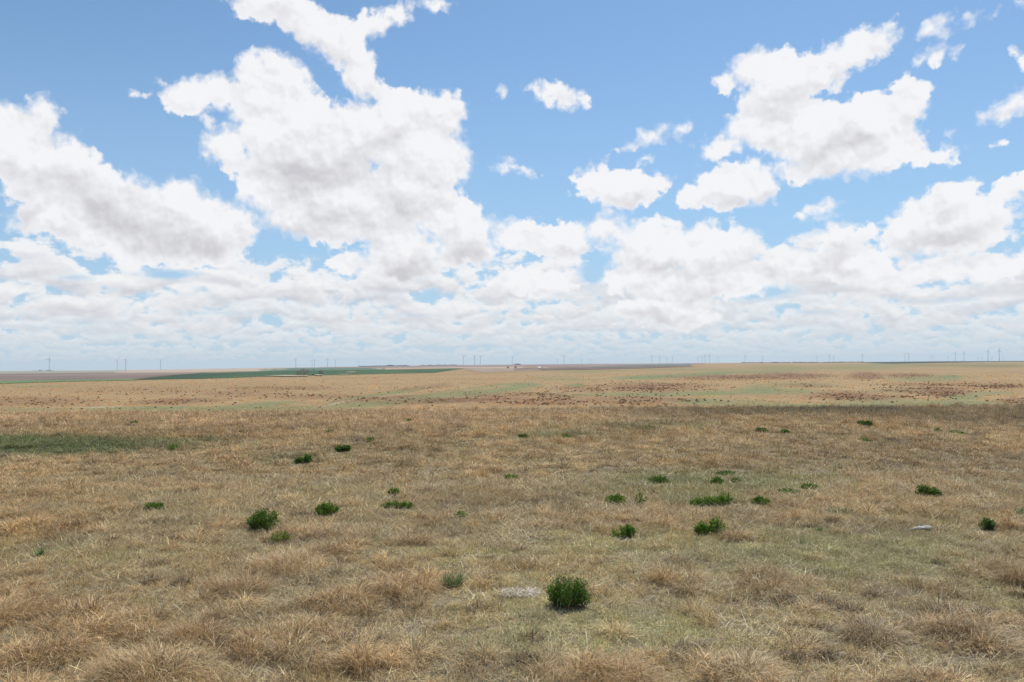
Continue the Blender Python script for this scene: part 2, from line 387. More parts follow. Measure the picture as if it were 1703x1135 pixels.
def ell(px, py, L):
    m = np.zeros_like(px)
    for cx, cy, rx, ry, rot, st in L:
        c, s_ = math.cos(R(rot)), math.sin(R(rot)); a = px - cx; b = py - cy
        q = ((a * c + b * s_) / rx) ** 2 + ((-a * s_ + b * c) / (ry * 1.15)) ** 2
        m = np.maximum(m, st * np.exp(-q * q * .7))
    return m
ux = np.concatenate([-np.geomspace(1.5, .72, 30)[:-1], np.linspace(-.72, .72, 860), np.geomspace(.72, 1.5, 30)[1:]])
yy = np.concatenate([np.linspace(-20, 3, 12)[:-1], np.linspace(3, 75, 200)[:-1], np.geomspace(75, 290, 40)[:-1], 290 + (np.geomspace(1, 26, 330) - 1) / 25 * 7710, np.geomspace(8200, 16000, 14)])
# rings closer together (in the picture) where the far slope is seen
GX = ux[None, :] * np.maximum(yy, 12.0)[:, None] * 1.0; GY = np.repeat(yy[:, None], len(ux), 1)
GZ = terrain(GX, GY)
V = np.stack([GX, GY, GZ], -1).reshape(-1, 3)
nr, nc = GX.shape
idx = np.arange(nr * nc).reshape(nr, nc)
Fq = np.stack([idx[:-1, :-1], idx[:-1, 1:], idx[1:, 1:], idx[1:, :-1]], -1).reshape(-1, 4)
px, py = proj(V)
wx = 14 * (fbm(V[:, 0] / 50, V[:, 1] / 70, 3, 31) - .5); wy = 3.0 * (fbm(V[:, 0] / 60, V[:, 1] / 90, 3, 33) - .5)
farm_ = (V[:, 1] > 200)
mg = ell(px + wx, py + wy, GREEN) * farm_; mb_ = ell(px + wx, py + wy, BROWN) * farm_; mp = ell(px + wx * .3, py + wy * .3, PALE) * farm_
brk = fbm(V[:, 0] / 16, V[:, 1] / 26, 3, 41)
mg *= np.clip(.35 + 1.4 * brk, 0, 1); mb_ = np.clip(mb_ * 1.25, 0, 1) * np.clip(.1 + 1.7 * brk, 0, 1)
m, nt_, b = mat('prairie_ground'); X.nt = nt_
at = N(nt_, 'ShaderNodeAttribute', attribute_name='Col'); sepc = N(nt_, 'ShaderNodeSeparateColor'); nt_.links.new(at.outputs['Color'], sepc.inputs[0])
geo = N(nt_, 'ShaderNodeNewGeometry'); pos = geo.outputs['Position']
spx = N(nt_, 'ShaderNodeSeparateXYZ'); nt_.links.new(pos, spx.inputs[0])
flat = comb(X(spx.outputs[0]), X(spx.outputs[1]), 0.0)
n1 = X(noise(flat, .006, 6, .6).outputs[0]); n2 = X(noise(flat, .09, 6, .7).outputs[0]); n3 = X(noise(flat, .6, 4, .65).outputs[0]); n4 = X(noise(flat, 9, 4, .7).outputs[0])
tan = mixc(sstep(n1, .35, .65), (.30, .198, .088), (.36, .245, .112))
tan = mixc(sstep(n2, .42, .66, 0, .85), tan, (.225, .145, .072))
tan = mixc(sstep(n3, .45, .8, 0, .6), tan, (.20, .130, .066))
tan = mixc(sstep(n3, .5, .25, 0, .35), tan, (.40, .30, .175))
grn = mixc(sstep(n2, .4, .7), (.12, .165, .062), (.16, .19, .08))
tan = mixc(X(sepc.outputs[1]) * .9, tan, grn)
tan = mixc(X(sepc.outputs[0]) * sstep(n3, .25, .55, .5, 1.0), tan, (.175, .095, .048))
tan = mixc(X(sepc.outputs[2]) * .35, tan, (.45, .40, .30))
near = sstep(X(spx.outputs[1]), 70, 130, 1.0, 0.0)
soil = mixc(sstep(n4, .35, .65), (.13, .10, .065), (.27, .215, .135))
soil = mixc(sstep(n3, .4, .7, 0, .6), soil, (.20, .185, .10))
nt_.links.new(mixc(near, tan, soil), b.inputs['Base Color']); b.inputs['Roughness'].default_value = .95
bmp = N(nt_, 'ShaderNodeBump'); bmp.inputs['Strength'].default_value = .6; bmp.inputs['Distance'].default_value = .05
nt_.links.new((n4 * .3 + n3).o, bmp.inputs['Height']); nt_.links.new(bmp.outputs[0], b.inputs['Normal'])
gme = mesh_np('ground', V, Fq, [m], np.stack([mb_, mg, mp], -1), True)
tag(link('ground', gme), kind='structure')

# ------------------------------------------------------------------ far fields, draped on the ground
def field_sheet(name, top, bot, material, lift=.35, rows_=10):
    """top/bot: polylines of (px, py); both run left to right"""
    x0 = top[0][0]; x1 = top[-1][0]; n = int(max(8, (x1 - x0) / 8))
    xs = np.linspace(x0, x1, n); ty = np.interp(xs, *zip(*top)); by = np.interp(xs, *zip(*bot))
    Vv = []
    for i in range(n):
        a = hit(xs[i], by[i]); c = hit(xs[i], max(ty[i], np.interp(xs[i], SKX, SKY) + .15))
        if c[1] < a[1]: c = a.copy()
        for k in range(rows_ + 1):
            t = (k / rows_) ** 1.6; p = a * (1 - t) + c * t
            Vv.append((p[0], p[1], float(terrain(p[0], p[1])) + lift * (1 + p[1] / 4000)))
    r = rows_ + 1
    f = [(i * r + k, (i + 1) * r + k, (i + 1) * r + k + 1, i * r + k + 1) for i in range(n - 1) for k in range(rows_)]
    return tag(link(name, mesh_np(name, Vv, f, [material], None, True)), kind='structure')
def field_mat(name, c1, c2, sc=.012, c3=None):
    m, n_, b = mat(name); X.nt = n_
    g = N(n_, 'ShaderNodeNewGeometry'); mp_ = N(n_, 'ShaderNodeMapping'); n_.links.new(g.outputs['Position'], mp_.inputs[0]); mp_.inputs['Scale'].default_value = (1, .35, 0)
    a = X(noise(mp_.outputs[0], sc, 5, .55).outputs[0]); q = X(noise(mp_.outputs[0], sc * .2, 2, .5).outputs[0])
    c = mixc(sstep(a, .35, .65), c1, c2)
    if c3: c = mixc(sstep(q, .5, .62), c, c3)
    n_.links.new(c, b.inputs['Base Color']); b.inputs['Roughness'].default_value = .95; return m
M_plow = field_mat('plowed_soil', (.135, .10, .085), (.185, .14, .115), .01, (.23, .165, .125))
M_plowd = field_mat('dark_plowed_soil', (.12, .085, .065), (.175, .12, .09), .01)
M_stub = field_mat('grey_stubble', (.25, .235, .175), (.30, .27, .20), .008)
M_tanf = field_mat('pale_stubble', (.42, .32, .235), (.36, .27, .20), .008)
M_mauve = field_mat('fallow_soil', (.20, .145, .125), (.27, .20, .165), .006)
M_wheat = field_mat('winter_wheat', (.026, .07, .024), (.045, .105, .032), .006, (.02, .052, .022))
M_teal = field_mat('young_crop', (.08, .135, .09), (.11, .16, .105), .006)
M_teal2 = field_mat('far_crop', (.10, .13, .115), (.13, .15, .13), .006)
def sk(x, d=0.0): return float(np.interp(x, SKX, SKY)) + d
fields = [
 ('stubble_field', [(-260, 617.9), (0, 617.9), (215, 616.3)], [(-260, 623.5), (0, 622.6), (215, 620)], M_stub),
 ('pale_field', [(190, 619), (215, 616.2), (330, 614.2), (430, 612.6), (480, 612.3)], [(190, 620.6), (215, 621), (330, 619.5), (430, 618), (480, 614.8)], M_tanf),
 ('plowed_field', [(-260, 623.5), (0, 622.6), (215, 620.4), (330, 619.5), (345, 620)], [(-260, 636), (0, 634.6), (110, 632.6), (215, 631.5), (300, 623.5), (345, 621)], M_plow),
 ('green_strip', [(-260, 636), (0, 634.6), (110, 632.6), (230, 631)], [(-260, 641), (0, 638.8), (110, 635.3), (230, 633)], field_mat('strip_crop', (.10, .165, .055), (.12, .19, .07))),
 ('wheat_field', [(225, 631.5), (300, 623.8), (330, 621.2), (380, 619.8), (430, 617.8), (520, 616.5), (645, 615.6), (720, 614.3), (770, 613.2)],
   [(225, 632.4), (300, 631), (330, 630.6), (380, 629.2), (430, 627), (520, 625), (645, 622), (722, 620.6), (770, 613.6)], M_wheat),
 ('young_crop_field', [(430, 614.6), (480, 612.6), (560, 612.2), (640, 612.6)], [(430, 617.6), (480, 616.8), (560, 616.1), (640, 615.4)], M_teal),
 ('fallow_field', [(530, 611.4), (640, 609.5), (750, 607.8), (860, 606.8), (970, 605.8), (1075, 605.2), (1170, 604.2)], [(530, 612), (640, 611.8), (750, 611), (860, 610.6), (970, 612), (1075, 607), (1170, 606)], M_mauve),
 ('pale_stubble_field', [(620, 612.4), (750, 611.1), (870, 610.6)], [(620, 614.6), (750, 613.2), (870, 612.6)], M_tanf),
 ('stubble_rise', [(770, 613.6), (800, 613), (900, 612.4)], [(770, 614.2), (800, 620), (900, 617)], field_mat('brown_stubble', (.26, .195, .15), (.31, .235, .175))),
 ('dark_plowed_field', [(855, 613.2), (985, 611.8), (1075, 609.6), (1120, 609.6), (1155, 610.2)], [(855, 617.2), (985, 615.4), (1075, 613), (1120, 611.4), (1155, 610.6)], M_plowd),
 ('far_crop_field', [(985, 610), (1075, 606.8), (1150, 606.0)], [(985, 611.6), (1075, 609.4), (1150, 609.2)], M_teal2),
 ('dark_crop_field', [(1434, 603.0), (1480, 602.2), (1560, 601.35), (1650, 601.1), (1703, 600.7), (1900, 600)], [(1434, 603.3), (1455, 604.6), (1480, 605.4), (1560, 604.0), (1650, 602.2), (1703, 601.8), (1900, 601)], field_mat('dark_crop', (.02, .045, .03), (.03, .06, .035))),
]
for f_ in fields: field_sheet(*f_)
# bare sandy strips beside the wheat
for (a, c, t, b_) in ((440, 512, 625.4, 627.2), (522, 536, 624.4, 625.8), (560, 585, 623.6, 624.4), (575, 592, 619.4, 620.6)):
    field_sheet('bare_strip', [(a, t + .6), ((a + c) / 2, t), (c, t)], [(a, t + .8), ((a + c) / 2, b_), (c, b_ - .5)], field_mat('bare_sand', (.36, .31, .21), (.42, .36, .25)), 1.0, 4)


#@@THINGS
# ------------------------------------------------------------------ blades
def rot_cols(n): return RNG.random(n)
def blades(n, base, phi, L, W, lean, curl, segs, cols, twist=.5):
    """n tapering ribbons; returns verts, quads, colours"""
    t = np.linspace(0, 1, segs + 1)
    ang = lean[:, None] + curl[:, None] * t[None, :] ** 1.3
    ds = L[:, None] / segs
    hx = np.cumsum(np.sin(ang) * ds, 1) - np.sin(ang) * ds; hz = np.cumsum(np.cos(ang) * ds, 1) - np.cos(ang) * ds
    cx = base[:, 0, None] + np.cos(phi)[:, None] * hx; cy = base[:, 1, None] + np.sin(phi)[:, None] * hx; cz = base[:, 2, None] + hz
    cz = np.maximum(cz, .004 + .01 * RNG.random((n, 1)))
    sa = phi + PI / 2 + RNG.normal(0, twist, n)
    wd = W[:, None] * (1 - t[None, :] ** 2.2 * .93) / 2
    sx = np.cos(sa)[:, None] * wd; sy = np.sin(sa)[:, None] * wd
    P = np.empty((n, segs + 1, 2, 3), np.float32)
    P[:, :, 0, 0] = cx - sx; P[:, :, 1, 0] = cx + sx; P[:, :, 0, 1] = cy - sy; P[:, :, 1, 1] = cy + sy; P[:, :, 0, 2] = cz; P[:, :, 1, 2] = cz + wd * .25
    V = P.reshape(-1, 3); o = (np.arange(n) * (segs + 1) * 2)[:, None] + (np.arange(segs) * 2)[None, :]; o = o.ravel()
    Fq = np.stack([o, o + 1, o + 3, o + 2], -1)
    C = np.repeat(cols, (segs + 1) * 2, 0)
    return V, Fq, C
def palette(n, cols, wts, var=.12):
    i = RNG.choice(len(cols), n, p=np.array(wts) / sum(wts)); c = np.array(cols)[i]
    return np.clip(c * (1 + RNG.normal(0, var, (n, 1))) * (1 + RNG.normal(0, .03, (n, 3))), .01, .9)
STRAW = (.64, .50, .30); ORANGE = (.52, .35, .19); TAWNY = (.36, .25, .14); GREYS_ = (.44, .38, .30); DARKB = (.13, .09, .06); PALEB = (.88, .78, .56)
MATG = (.40, .39, .19); GRN = (.13, .20, .06); SAGE = (.46, .45, .28)
def tussock(n, r, Lr, Wd, curlr, cols, wts, segs=4, flat=.22, bias=.35):
    a = RNG.random(n) * 2 * PI; rr = r * np.sqrt(RNG.random(n)); base = np.stack([np.cos(a) * rr, np.sin(a) * rr, np.zeros(n)], -1)
    dx_ = np.cos(a) * (rr / r) * .8 + RNG.normal(0, .8, n) + bias; dy_ = np.sin(a) * (rr / r) * .8 + RNG.normal(0, .8, n)
    phi = np.arctan2(dy_, dx_); L = RNG.uniform(*Lr, n); lean = RNG.uniform(.0, .65, n) + rr / r * .35; lean[RNG.random(n) < flat] += .8
    return blades(n, base, phi, L, Wd * RNG.uniform(.6, 1.3, n), lean, RNG.uniform(*curlr, n), segs, palette(n, cols, wts))
def mound(n, r, hm, Lr, Wd, cols, wts, segs=4):
    """shaggy haystack-like tussock: fine blades pouring over a raised crown"""
    a = RNG.random(n) * 2 * PI; q = np.sqrt(RNG.random(n)); rr = r * q * .8
    base = np.stack([np.cos(a) * rr, np.sin(a) * rr, hm * (1 - q ** 2) * RNG.uniform(.0, .75, n)], -1)
    vx = np.cos(a) * (.35 + q) + RNG.normal(0, .75, n) + .35; vy = np.sin(a) * (.35 + q) + RNG.normal(0, .75, n) - .1
    phi = np.arctan2(vy, vx); fly = RNG.random(n) < .04
    lean = RNG.uniform(.35, 1.2, n) + q * .3; curl = RNG.uniform(.7, 2.2, n); lean[fly] *= .35; curl[fly] *= .5
    L = RNG.uniform(*Lr, n)
    return blades(n, base, phi, L, Wd * RNG.uniform(.6, 1.3, n), lean, curl, segs, palette(n, cols, wts, .16))
def matclump(n, r, Lr, Wd, cols, wts, segs=2):
    a = RNG.random(n) * 2 * PI; rr = r * np.sqrt(RNG.random(n)); base = np.stack([np.cos(a) * rr, np.sin(a) * rr, np.zeros(n)], -1)
    return blades(n, base, RNG.random(n) * 2 * PI, RNG.uniform(*Lr, n), Wd * RNG.uniform(.6, 1.3, n), RNG.uniform(.1, 1.2, n), RNG.uniform(.2, 1.6, n), segs, palette(n, cols, wts))

def grass_material(name, instanced=True, transl=.2):
    m, n_, b = mat(name); X.nt = n_
    a = N(n_, 'ShaderNodeAttribute', attribute_name='Col'); c = a.outputs['Color']
    if instanced:
        t = N(n_, 'ShaderNodeAttribute', attribute_name='tint', attribute_type='INSTANCER'); c = mixc(1.0, c, t.outputs['Color'], 'MULTIPLY')
    n_.links.new(c, b.inputs['Base Color']); b.inputs['Roughness'].default_value = .62; b.inputs['Specular IOR Level'].default_value = .25
    tr = N(n_, 'ShaderNodeBsdfTranslucent'); n_.links.new(c, tr.inputs[0]); mx = N(n_, 'ShaderNodeMixShader'); mx.inputs[0].default_value = transl
    n_.links.new(b.outputs[0], mx.inputs[1]); n_.links.new(tr.outputs[0], mx.inputs[2]); n_.links.new(mx.outputs[0], n_.nodes['Material Output'].inputs[0])
    return m
M_grass = grass_material('dry_grass_blades'); M_grass1 = grass_material('dry_grass_blades_single', False)

def library(cname, makers, M_grass=M_grass):
    c = bpy.data.collections.new(cname)
    for i, f in enumerate(makers):
        V, Fq, C = f(); me = mesh_np('grass_clump', V, Fq, [M_grass], C, True)
        o = bpy.data.objects.new('grass_clump_%02d' % i, me); c.objects.link(o)
    return c
def scatter(name, coll, pos, idx, rotz, scl, tint, kind='stuff', tilt=None):
    n = len(pos); me = bpy.data.meshes.new(name); me.vertices.add(n); me.vertices.foreach_set('co', np.asarray(pos, np.float32).ravel())
    def at(nm, ty, data, key='value'):
        a = me.attributes.new(nm, ty, 'POINT'); a.data.foreach_set(key, data.ravel())
    at('idx', 'INT', np.asarray(idx, np.int32))
    rt = np.zeros((n, 3), np.float32); rt[:, 2] = rotz
    if tilt is not None: rt[:, :2] = tilt
    at('rot', 'FLOAT_VECTOR', rt, 'vector'); at('scl', 'FLOAT_VECTOR', np.asarray(scl, np.float32), 'vector')
    tc_ = np.ones((n, 4), np.float32); tc_[:, :3] = tint; at('tint', 'FLOAT_COLOR', tc_, 'color')
    o = link(name, me)
    g = bpy.data.node_groups.new(name + '_scatter', 'GeometryNodeTree')
    g.interface.new_socket('Geometry', in_out='INPUT', socket_type='NodeSocketGeometry'); g.interface.new_socket('Geometry', in_out='OUTPUT', socket_type='NodeSocketGeometry')
    gi = g.nodes.new('NodeGroupInput'); go = g.nodes.new('NodeGroupOutput'); ip = g.nodes.new('GeometryNodeInstanceOnPoints'); ci = g.nodes.new('GeometryNodeCollectionInfo')
    ci.inputs['Collection'].default_value = coll; ci.inputs['Separate Children'].default_value = True; ci.inputs['Reset Children'].default_value = True
    def na(nm, ty):
        q = g.nodes.new('GeometryNodeInputNamedAttribute'); q.data_type = ty; q.inputs['Name'].default_value = nm; return q.outputs['Attribute']
    L = g.links; L.new(gi.outputs[0], ip.inputs['Points']); L.new(ci.outputs[0], ip.inputs['Instance']); ip.inputs['Pick Instance'].default_value = True
    L.new(na('idx', 'INT'), ip.inputs['Instance Index'])
    er = g.nodes.new('FunctionNodeEulerToRotation'); L.new(na('rot', 'FLOAT_VECTOR'), er.inputs[0]); L.new(er.outputs[0], ip.inputs['Rotation'])
    L.new(na('scl', 'FLOAT_VECTOR'), ip.inputs['Scale']); L.new(ip.outputs[0], go.inputs[0])
    md = o.modifiers.new('scatter', 'NODES'); md.node_group = g
    return tag(o, kind=kind) if kind else o

# ------------------------------------------------------------------ the near hill: where tall grass, mat grass and bare spots lie
TALL = [(150,1090,360,110,0,1),(60,1000,160,50,0,.7),(480,925,120,45,0,1),(600,1000,230,65,0,.85),(560,1090,240,60,0,.9),(1050,1118,150,34,0,.9),(1620,1070,190,80,0,.85),(1470,1010,180,34,0,.6),
 (1270,975,60,22,0,.9),(1225,887,38,16,0,1),(1540,1125,240,40,0,.95),(690,850,70,20,0,.8),(240,800,60,14,0,.8),(600,785,120,16,0,.6),(1150,755,240,30,0,.8),(1560,790,200,30,0,.6),(100,870,90,26,0,.7),
 (350,880,140,24,0,.5),(910,865,50,14,0,.6),(1500,855,60,16,0,.6),(1690,880,50,30,0,.7),(720,890,60,20,0,.6),(1330,855,70,14,0,.5),(1000,770,120,20,0,.6)]
MATZ = [(1000,1045,230,50,0,1),(1400,925,280,42,0,1),(1150,905,280,24,0,.9),(1660,985,90,26,0,.9),(840,1000,90,36,0,.8),(740,925,110,20,0,.8),(1480,870,150,14,0,.5),(950,960,120,20,0,.5),(1150,1000,150,20,0,.4),
 (1100,810,170,22,0,.55),(560,830,90,14,0,.3),(180,920,160,16,0,.5),(1250,800,160,14,0,.5)]
def near_fields(x, y):
    P_ = np.stack([x, y, terrain(x, y)], -1); px, py = proj(P_)
    wx_ = 60 * (fbm(x * .5, y * .5, 3, 51) - .5); wy_ = 30 * (fbm(x * .5 + 9, y * .5, 3, 52) - .5)
    T = ell(px + wx_, py + wy_, TALL); M_ = ell(px + wx_, py + wy_, MATZ)
    nz = fbm(x * .55, y * .4, 3, 61); nz2 = fbm(x * 1.7, y * 1.5, 2, 62)
    base = np.clip((nz - .42) * 3.2, 0, 1) * .75
    farr = np.clip((y - 13) / 14, 0, 1)
    base = np.maximum(base, farr * np.clip((nz2 - .30) * 2.5, .15, .85))
    T = np.maximum(T, base * (1 - M_ * .85)) * np.clip((nz2 - .22) * 2.6, .25, 1.0)
    nz3 = fbm(x * 1.25 + 7, y * 1.1, 2, 66)
    T = T * np.clip((nz3 - .34) * 4.5, .08, 1.0)
    Gs = ell(px, py, [(60,743,170,12,0,1),(250,740,90,9,0,.5),(1200,800,170,22,0,.3),(1180,835,60,10,0,.4),(330,735,60,5,0,.25),(480,765,60,8,0,.3),(930,727,80,5,0,.35),(1100,712,120,5,0,.25)])
    return px, py, T, M_, Gs
def jitter_pts(y0, y1, dens, half=.70, seed=0):
    area = half * (y1 * y1 - y0 * y0); n = int(area * dens)
    y = np.sqrt(RNG.uniform(y0 * y0, y1 * y1, n)); x = RNG.uniform(-1, 1, n) * half * y
    return x, y
def region_tint(x, y, T, M_, Gs):
    n1 = fbm(x * .35 + 40, y * .25, 3, 71); n2 = fbm(x * .9, y * .7 + 11, 2, 72); n = len(x)
    c = np.ones((n, 3))
    org = np.clip((n1 - .45) * 5, 0, 1)[:, None]; gry = np.clip((n2 - .55) * 5, 0, 1)[:, None]
    c = c * (1 - org * .5) + org * .5 * np.array([1.02, .92, .80])
    c = c * (1 - gry * .45) + gry * .45 * np.array([.80, .84, .92])
    c = c * (1 - M_[:, None] * .4) + M_[:, None] * .4 * np.array([.92, 1.04, .95])
    g = np.clip(Gs * 1.5, 0, 1)[:, None]
    c = c * (1 - g * .9) + g * .9 * np.array([.33, .53, .36]) * (.8 + .5 * np.clip(n2[:, None], 0, 1))
    big = fbm(x * .22 + 5, y * .16, 2, 74)[:, None]; c = c * (.80 + .40 * big) * np.array([1.0, .985, .87])
    tt = np.clip(T * 1.3, 0, 1)[:, None]; c = c * (np.array([1.04, 1.02, .95]) * (1 - tt) + np.array([1.06, .985, .90]) * tt)
    ppx, ppy = proj(np.stack([x, y, terrain(x, y)], -1))
    ps = ell(ppx, ppy, [(200,702,420,14,0,.9),(620,700,260,14,0,.8),(950,696,200,9,0,.5),(260,770,200,10,0,.35),(1620,700,140,9,0,.2)])[:, None]
    c = c * (1 - ps) + ps * c.mean(1, keepdims=True) * np.array([1.24, 1.13, .98])
    return c * np.clip(1 + RNG.normal(0, .19, (n, 1)), .45, 1.5)

PAL = [STRAW, ORANGE, TAWNY, GREYS_, DARKB, PALEB]
tallA = [lambda: mound(260, .20, .20, (.10, .30), .0048, PAL, [3, 4, 4, 2, 2.6, 1.3]) for _ in range(5)] + \
        [lambda: mound(220, .26, .16, (.10, .26), .0048, PAL, [4, 2, 3, 3, 3, 1.6]) for _ in range(4)] + \
        [lambda: mound(200, .15, .22, (.12, .34), .0048, PAL, [3, 4, 3, 1, 2, 1]) for _ in range(3)] + \
        [lambda: tussock(110, .13, (.12, .34), .005, (.7, 2.0), PAL, [3, 3, 4, 2, 3, 1.6]) for _ in range(2)]
matA = [lambda: matclump(170, .19, (.025, .085), .0055, [STRAW, MATG, SAGE, GREYS_, TAWNY, PALEB], [3, 3, 3.5, 2, 1.2, 1]) for _ in range(5)] + \
       [lambda: matclump(120, .18, (.03, .12), .006, [STRAW, TAWNY, GREYS_, ORANGE, SAGE], [4, 3, 3, 2, 1]) for _ in range(4)]
thatch = [lambda: (lambda n: blades(n, np.concatenate([RNG.uniform(-.25, .25, (n, 2)), RNG.uniform(0, .03, (n, 1))], 1), RNG.random(n) * 2 * PI, RNG.uniform(.08, .26, n), .005 * RNG.uniform(.6, 1.3, n),
          RNG.uniform(1.0, 1.55, n), RNG.uniform(-.3, .5, n), 3, palette(n, [GREYS_, STRAW, TAWNY, DARKB, PALEB], [4, 3, 2, 2, .8])))(70) for _ in range(4)]
# mid-distance library: fewer, wider blades
tallB = [lambda: mound(110, .26, .22, (.12, .30), .010, PAL, [3, 4, 4, 2.4, 2.6, 1.2], segs=3) for _ in range(6)] + [lambda: tussock(60, .20, (.14, .32), .010, (.6, 1.7), PAL, [3, 4, 4, 2.4, 2.4, 1], segs=3) for _ in range(3)]
matB = [lambda: matclump(80, .30, (.04, .14), .013, [STRAW, TAWNY, GREYS_, ORANGE, SAGE, MATG], [4, 3, 3, 2, 1.5, 1]) for _ in range(6)]
darkA = [lambda: tussock(130, .12, (.06, .20), .008, (.5, 1.8), [DARKB, TAWNY, (.24, .20, .16), GREYS_], [4, 2, 3, 1]) for _ in range(4)]
nD = len(darkA)
libN = library('near_grass', tallA + matA + thatch + darkA); nT, nM, nH = len(tallA), len(matA), len(thatch)
libF = library('mid_grass', tallB + matB); fT, fM = len(tallB), len(matB)

allp = []; 
def add_set(x, y, idx, s, sz, lib, T, M_, Gs):
    n = len(x); z = terrain(x, y)
    allp.append((lib, np.stack([x, y, z - .004], -1), idx, RNG.random(n) * 2 * PI, np.stack([s, s, sz], -1), region_tint(x, y, T, M_, Gs)))
# near mats and thatch
x, y = jitter_pts(4.5, 22, 55); px, py, T, M_, Gs = near_fields(x, y)
k = RNG.random(len(x)) < np.where(T > .6, .55, 1.0); x, y, T, M_, Gs = x[k], y[k], T[k], M_[k], Gs[k]
isg = RNG.random(len(x)) < (.30 + .6 * M_)
idx = np.where(isg, nT + RNG.integers(0, 5, len(x)), nT + 5 + RNG.integers(0, nM - 5, len(x)))
th = RNG.random(len(x)) < .30 * (1 - M_ * .85); idx = np.where(th, nT + nM + RNG.integers(0, nH, len(x)), idx)
s = RNG.uniform(.8, 1.3, len(x)) * np.clip(y / 14, .85, 1.5); add_set(x, y, idx, s, s * RNG.uniform(.45, 1.1, len(x)), 'N', T, M_, Gs)
# near tussocks
x, y = jitter_pts(4.5, 22, 30); px, py, T, M_, Gs = near_fields(x, y)
k = RNG.random(len(x)) < T ** 1.3; x, y, T, M_, Gs = x[k], y[k], T[k], M_[k], Gs[k]
s = RNG.uniform(.6, 1.2, len(x)) * (.65 + .5 * T); add_set(x, y, RNG.integers(0, nT, len(x)), s, s * RNG.uniform(.65, 1.1, len(x)), 'N', T, M_, Gs)
x, y = jitter_pts(5, 60, 3.2); px, py, T, M_, Gs = near_fields(x, y)
k = (fbm(x * 1.1 + 3, y * .9, 2, 81) > .52) & (RNG.random(len(x)) > M_ * .75); x, y, T, M_, Gs = x[k], y[k], T[k], M_[k], Gs[k]
s = RNG.uniform(.5, 1.25, len(x)) * np.clip(y / 26, .9, 1.5); add_set(x, y, RNG.integers(0, 12, len(x)), s, s * RNG.uniform(.7, 1.35, len(x)), 'N', np.maximum(T, RNG.uniform(0, .8, len(x))), M_, Gs)
# low clumps of dead blades; their dark colour imitates the tussocks' shaded sides
x, y = jitter_pts(5, 70, 2.4); px, py, T, M_, Gs = near_fields(x, y)
k = (fbm(x * .8, y * .6, 2, 77) > .5) & (RNG.random(len(x)) > M_ * .7); x, y, T, M_, Gs = x[k], y[k], T[k], M_[k], Gs[k]
s = RNG.uniform(.5, 1.2, len(x)) * np.clip(y / 25, 1, 1.8); add_set(x, y, nT + nM + nH + RNG.integers(0, nD, len(x)), s, s * RNG.uniform(.6, 1.0, len(x)), 'N', T, M_, Gs)
# mid distance up to and over the crest
x, y = jitter_pts(20, 78, 11); px, py, T, M_, Gs = near_fields(x, y)
s = RNG.uniform(.9, 1.5, len(x)) * np.clip(y / 30, .8, 1.7); add_set(x, y, fT + RNG.integers(0, fM, len(x)), s, s * .8, 'F', T, M_, Gs)
x, y = jitter_pts(20, 80, 13); px, py, T, M_, Gs = near_fields(x, y)
k = RNG.random(len(x)) < np.clip(T, .1, 1); x, y, T, M_, Gs = x[k], y[k], T[k], M_[k], Gs[k]
s = RNG.uniform(.6, 1.35, len(x)) * np.clip(y / 34, .9, 1.35); add_set(x, y, RNG.integers(0, fT, len(x)), s, s * RNG.uniform(.6, 1.15, len(x)), 'F', T, M_, Gs)
CLEAR = []

# ------------------------------------------------------------------ single tussocks that stand out
def big_tussock(px_, py_, wpx, hpx, label, cols=None, wts=None, n=420):
    p = hit(px_, py_); k = p[1] / F; r = wpx * k / 2; h = hpx * k
    V, Fq, C = mound(int(n * 1.6), r, h * .45, (min(.30, h * .5), min(.42, h * 1.0)), .0045, cols or [STRAW, ORANGE, TAWNY, PALEB, DARKB], wts or [3, 4, 4, 1.3, 2], segs=5); C = C * np.array([1.0, .965, .86])
    o = link('grass_tussock', mesh_np('grass_tussock', V, Fq, [M_grass1], C, True), None, p, (0, 0, RNG.random() * 6))
    return tag(o, label, 'grass tussock', 'dry bunchgrass tussocks standing out of the prairie')
big_tussock(1225, 896, 62, 34, 'rounded straw coloured grass tussock just right of a green bush')
big_tussock(1275, 984, 110, 36, 'wide low tan grass tussock between the largest green bush and right edge')
big_tussock(480, 945, 150, 46, 'broad orange tan bunchgrass mound below the pale green bush at left', [ORANGE, STRAW, TAWNY, PALEB], [5, 3, 2, 1], 900)
big_tussock(690, 905, 80, 36, 'brown dry bunchgrass tussock below the long flat green bush', [TAWNY, ORANGE, DARKB, STRAW], [4, 3, 2, 1])
big_tussock(745, 866, 60, 26, 'tan tussock behind the smallest green bush in the middle', None, None, 260)
big_tussock(1695, 970, 60, 60, 'tall brown grass tussock cut by the right edge of the view', [TAWNY, ORANGE, DARKB, STRAW], [4, 3, 2, 1])
big_tussock(250, 815, 60, 24, 'reddish brown dry tussock above the small flat green bush at far left', [TAWNY, ORANGE, DARKB], [4, 3, 1], 260)
big_tussock(1250, 775, 60, 24, 'tan tussock in the middle distance above a pair of green bushes', None, None, 200)
big_tussock(1240, 1128, 130, 62, 'large straw and brown tussock with curling blades at the bottom edge, right of centre', [STRAW, TAWNY, ORANGE, PALEB, DARKB], [4, 3, 2, 2, 1.5], 900)
big_tussock(1020, 1134, 200, 60, 'fine orange brown grass mound at the bottom edge, centre', [ORANGE, TAWNY, STRAW], [4, 3, 2], 1000)
big_tussock(250, 1125, 210, 70, 'sprawling pale tan bunchgrass mound at the bottom edge, left of centre', [STRAW, ORANGE, TAWNY, PALEB, DARKB], [4, 4, 3, 1.5, 2], 1300)
big_tussock(90, 1095, 150, 50, 'rust tan bunchgrass mound just above the bottom left corner', [ORANGE, TAWNY, STRAW, DARKB], [4, 3, 3, 2], 900)
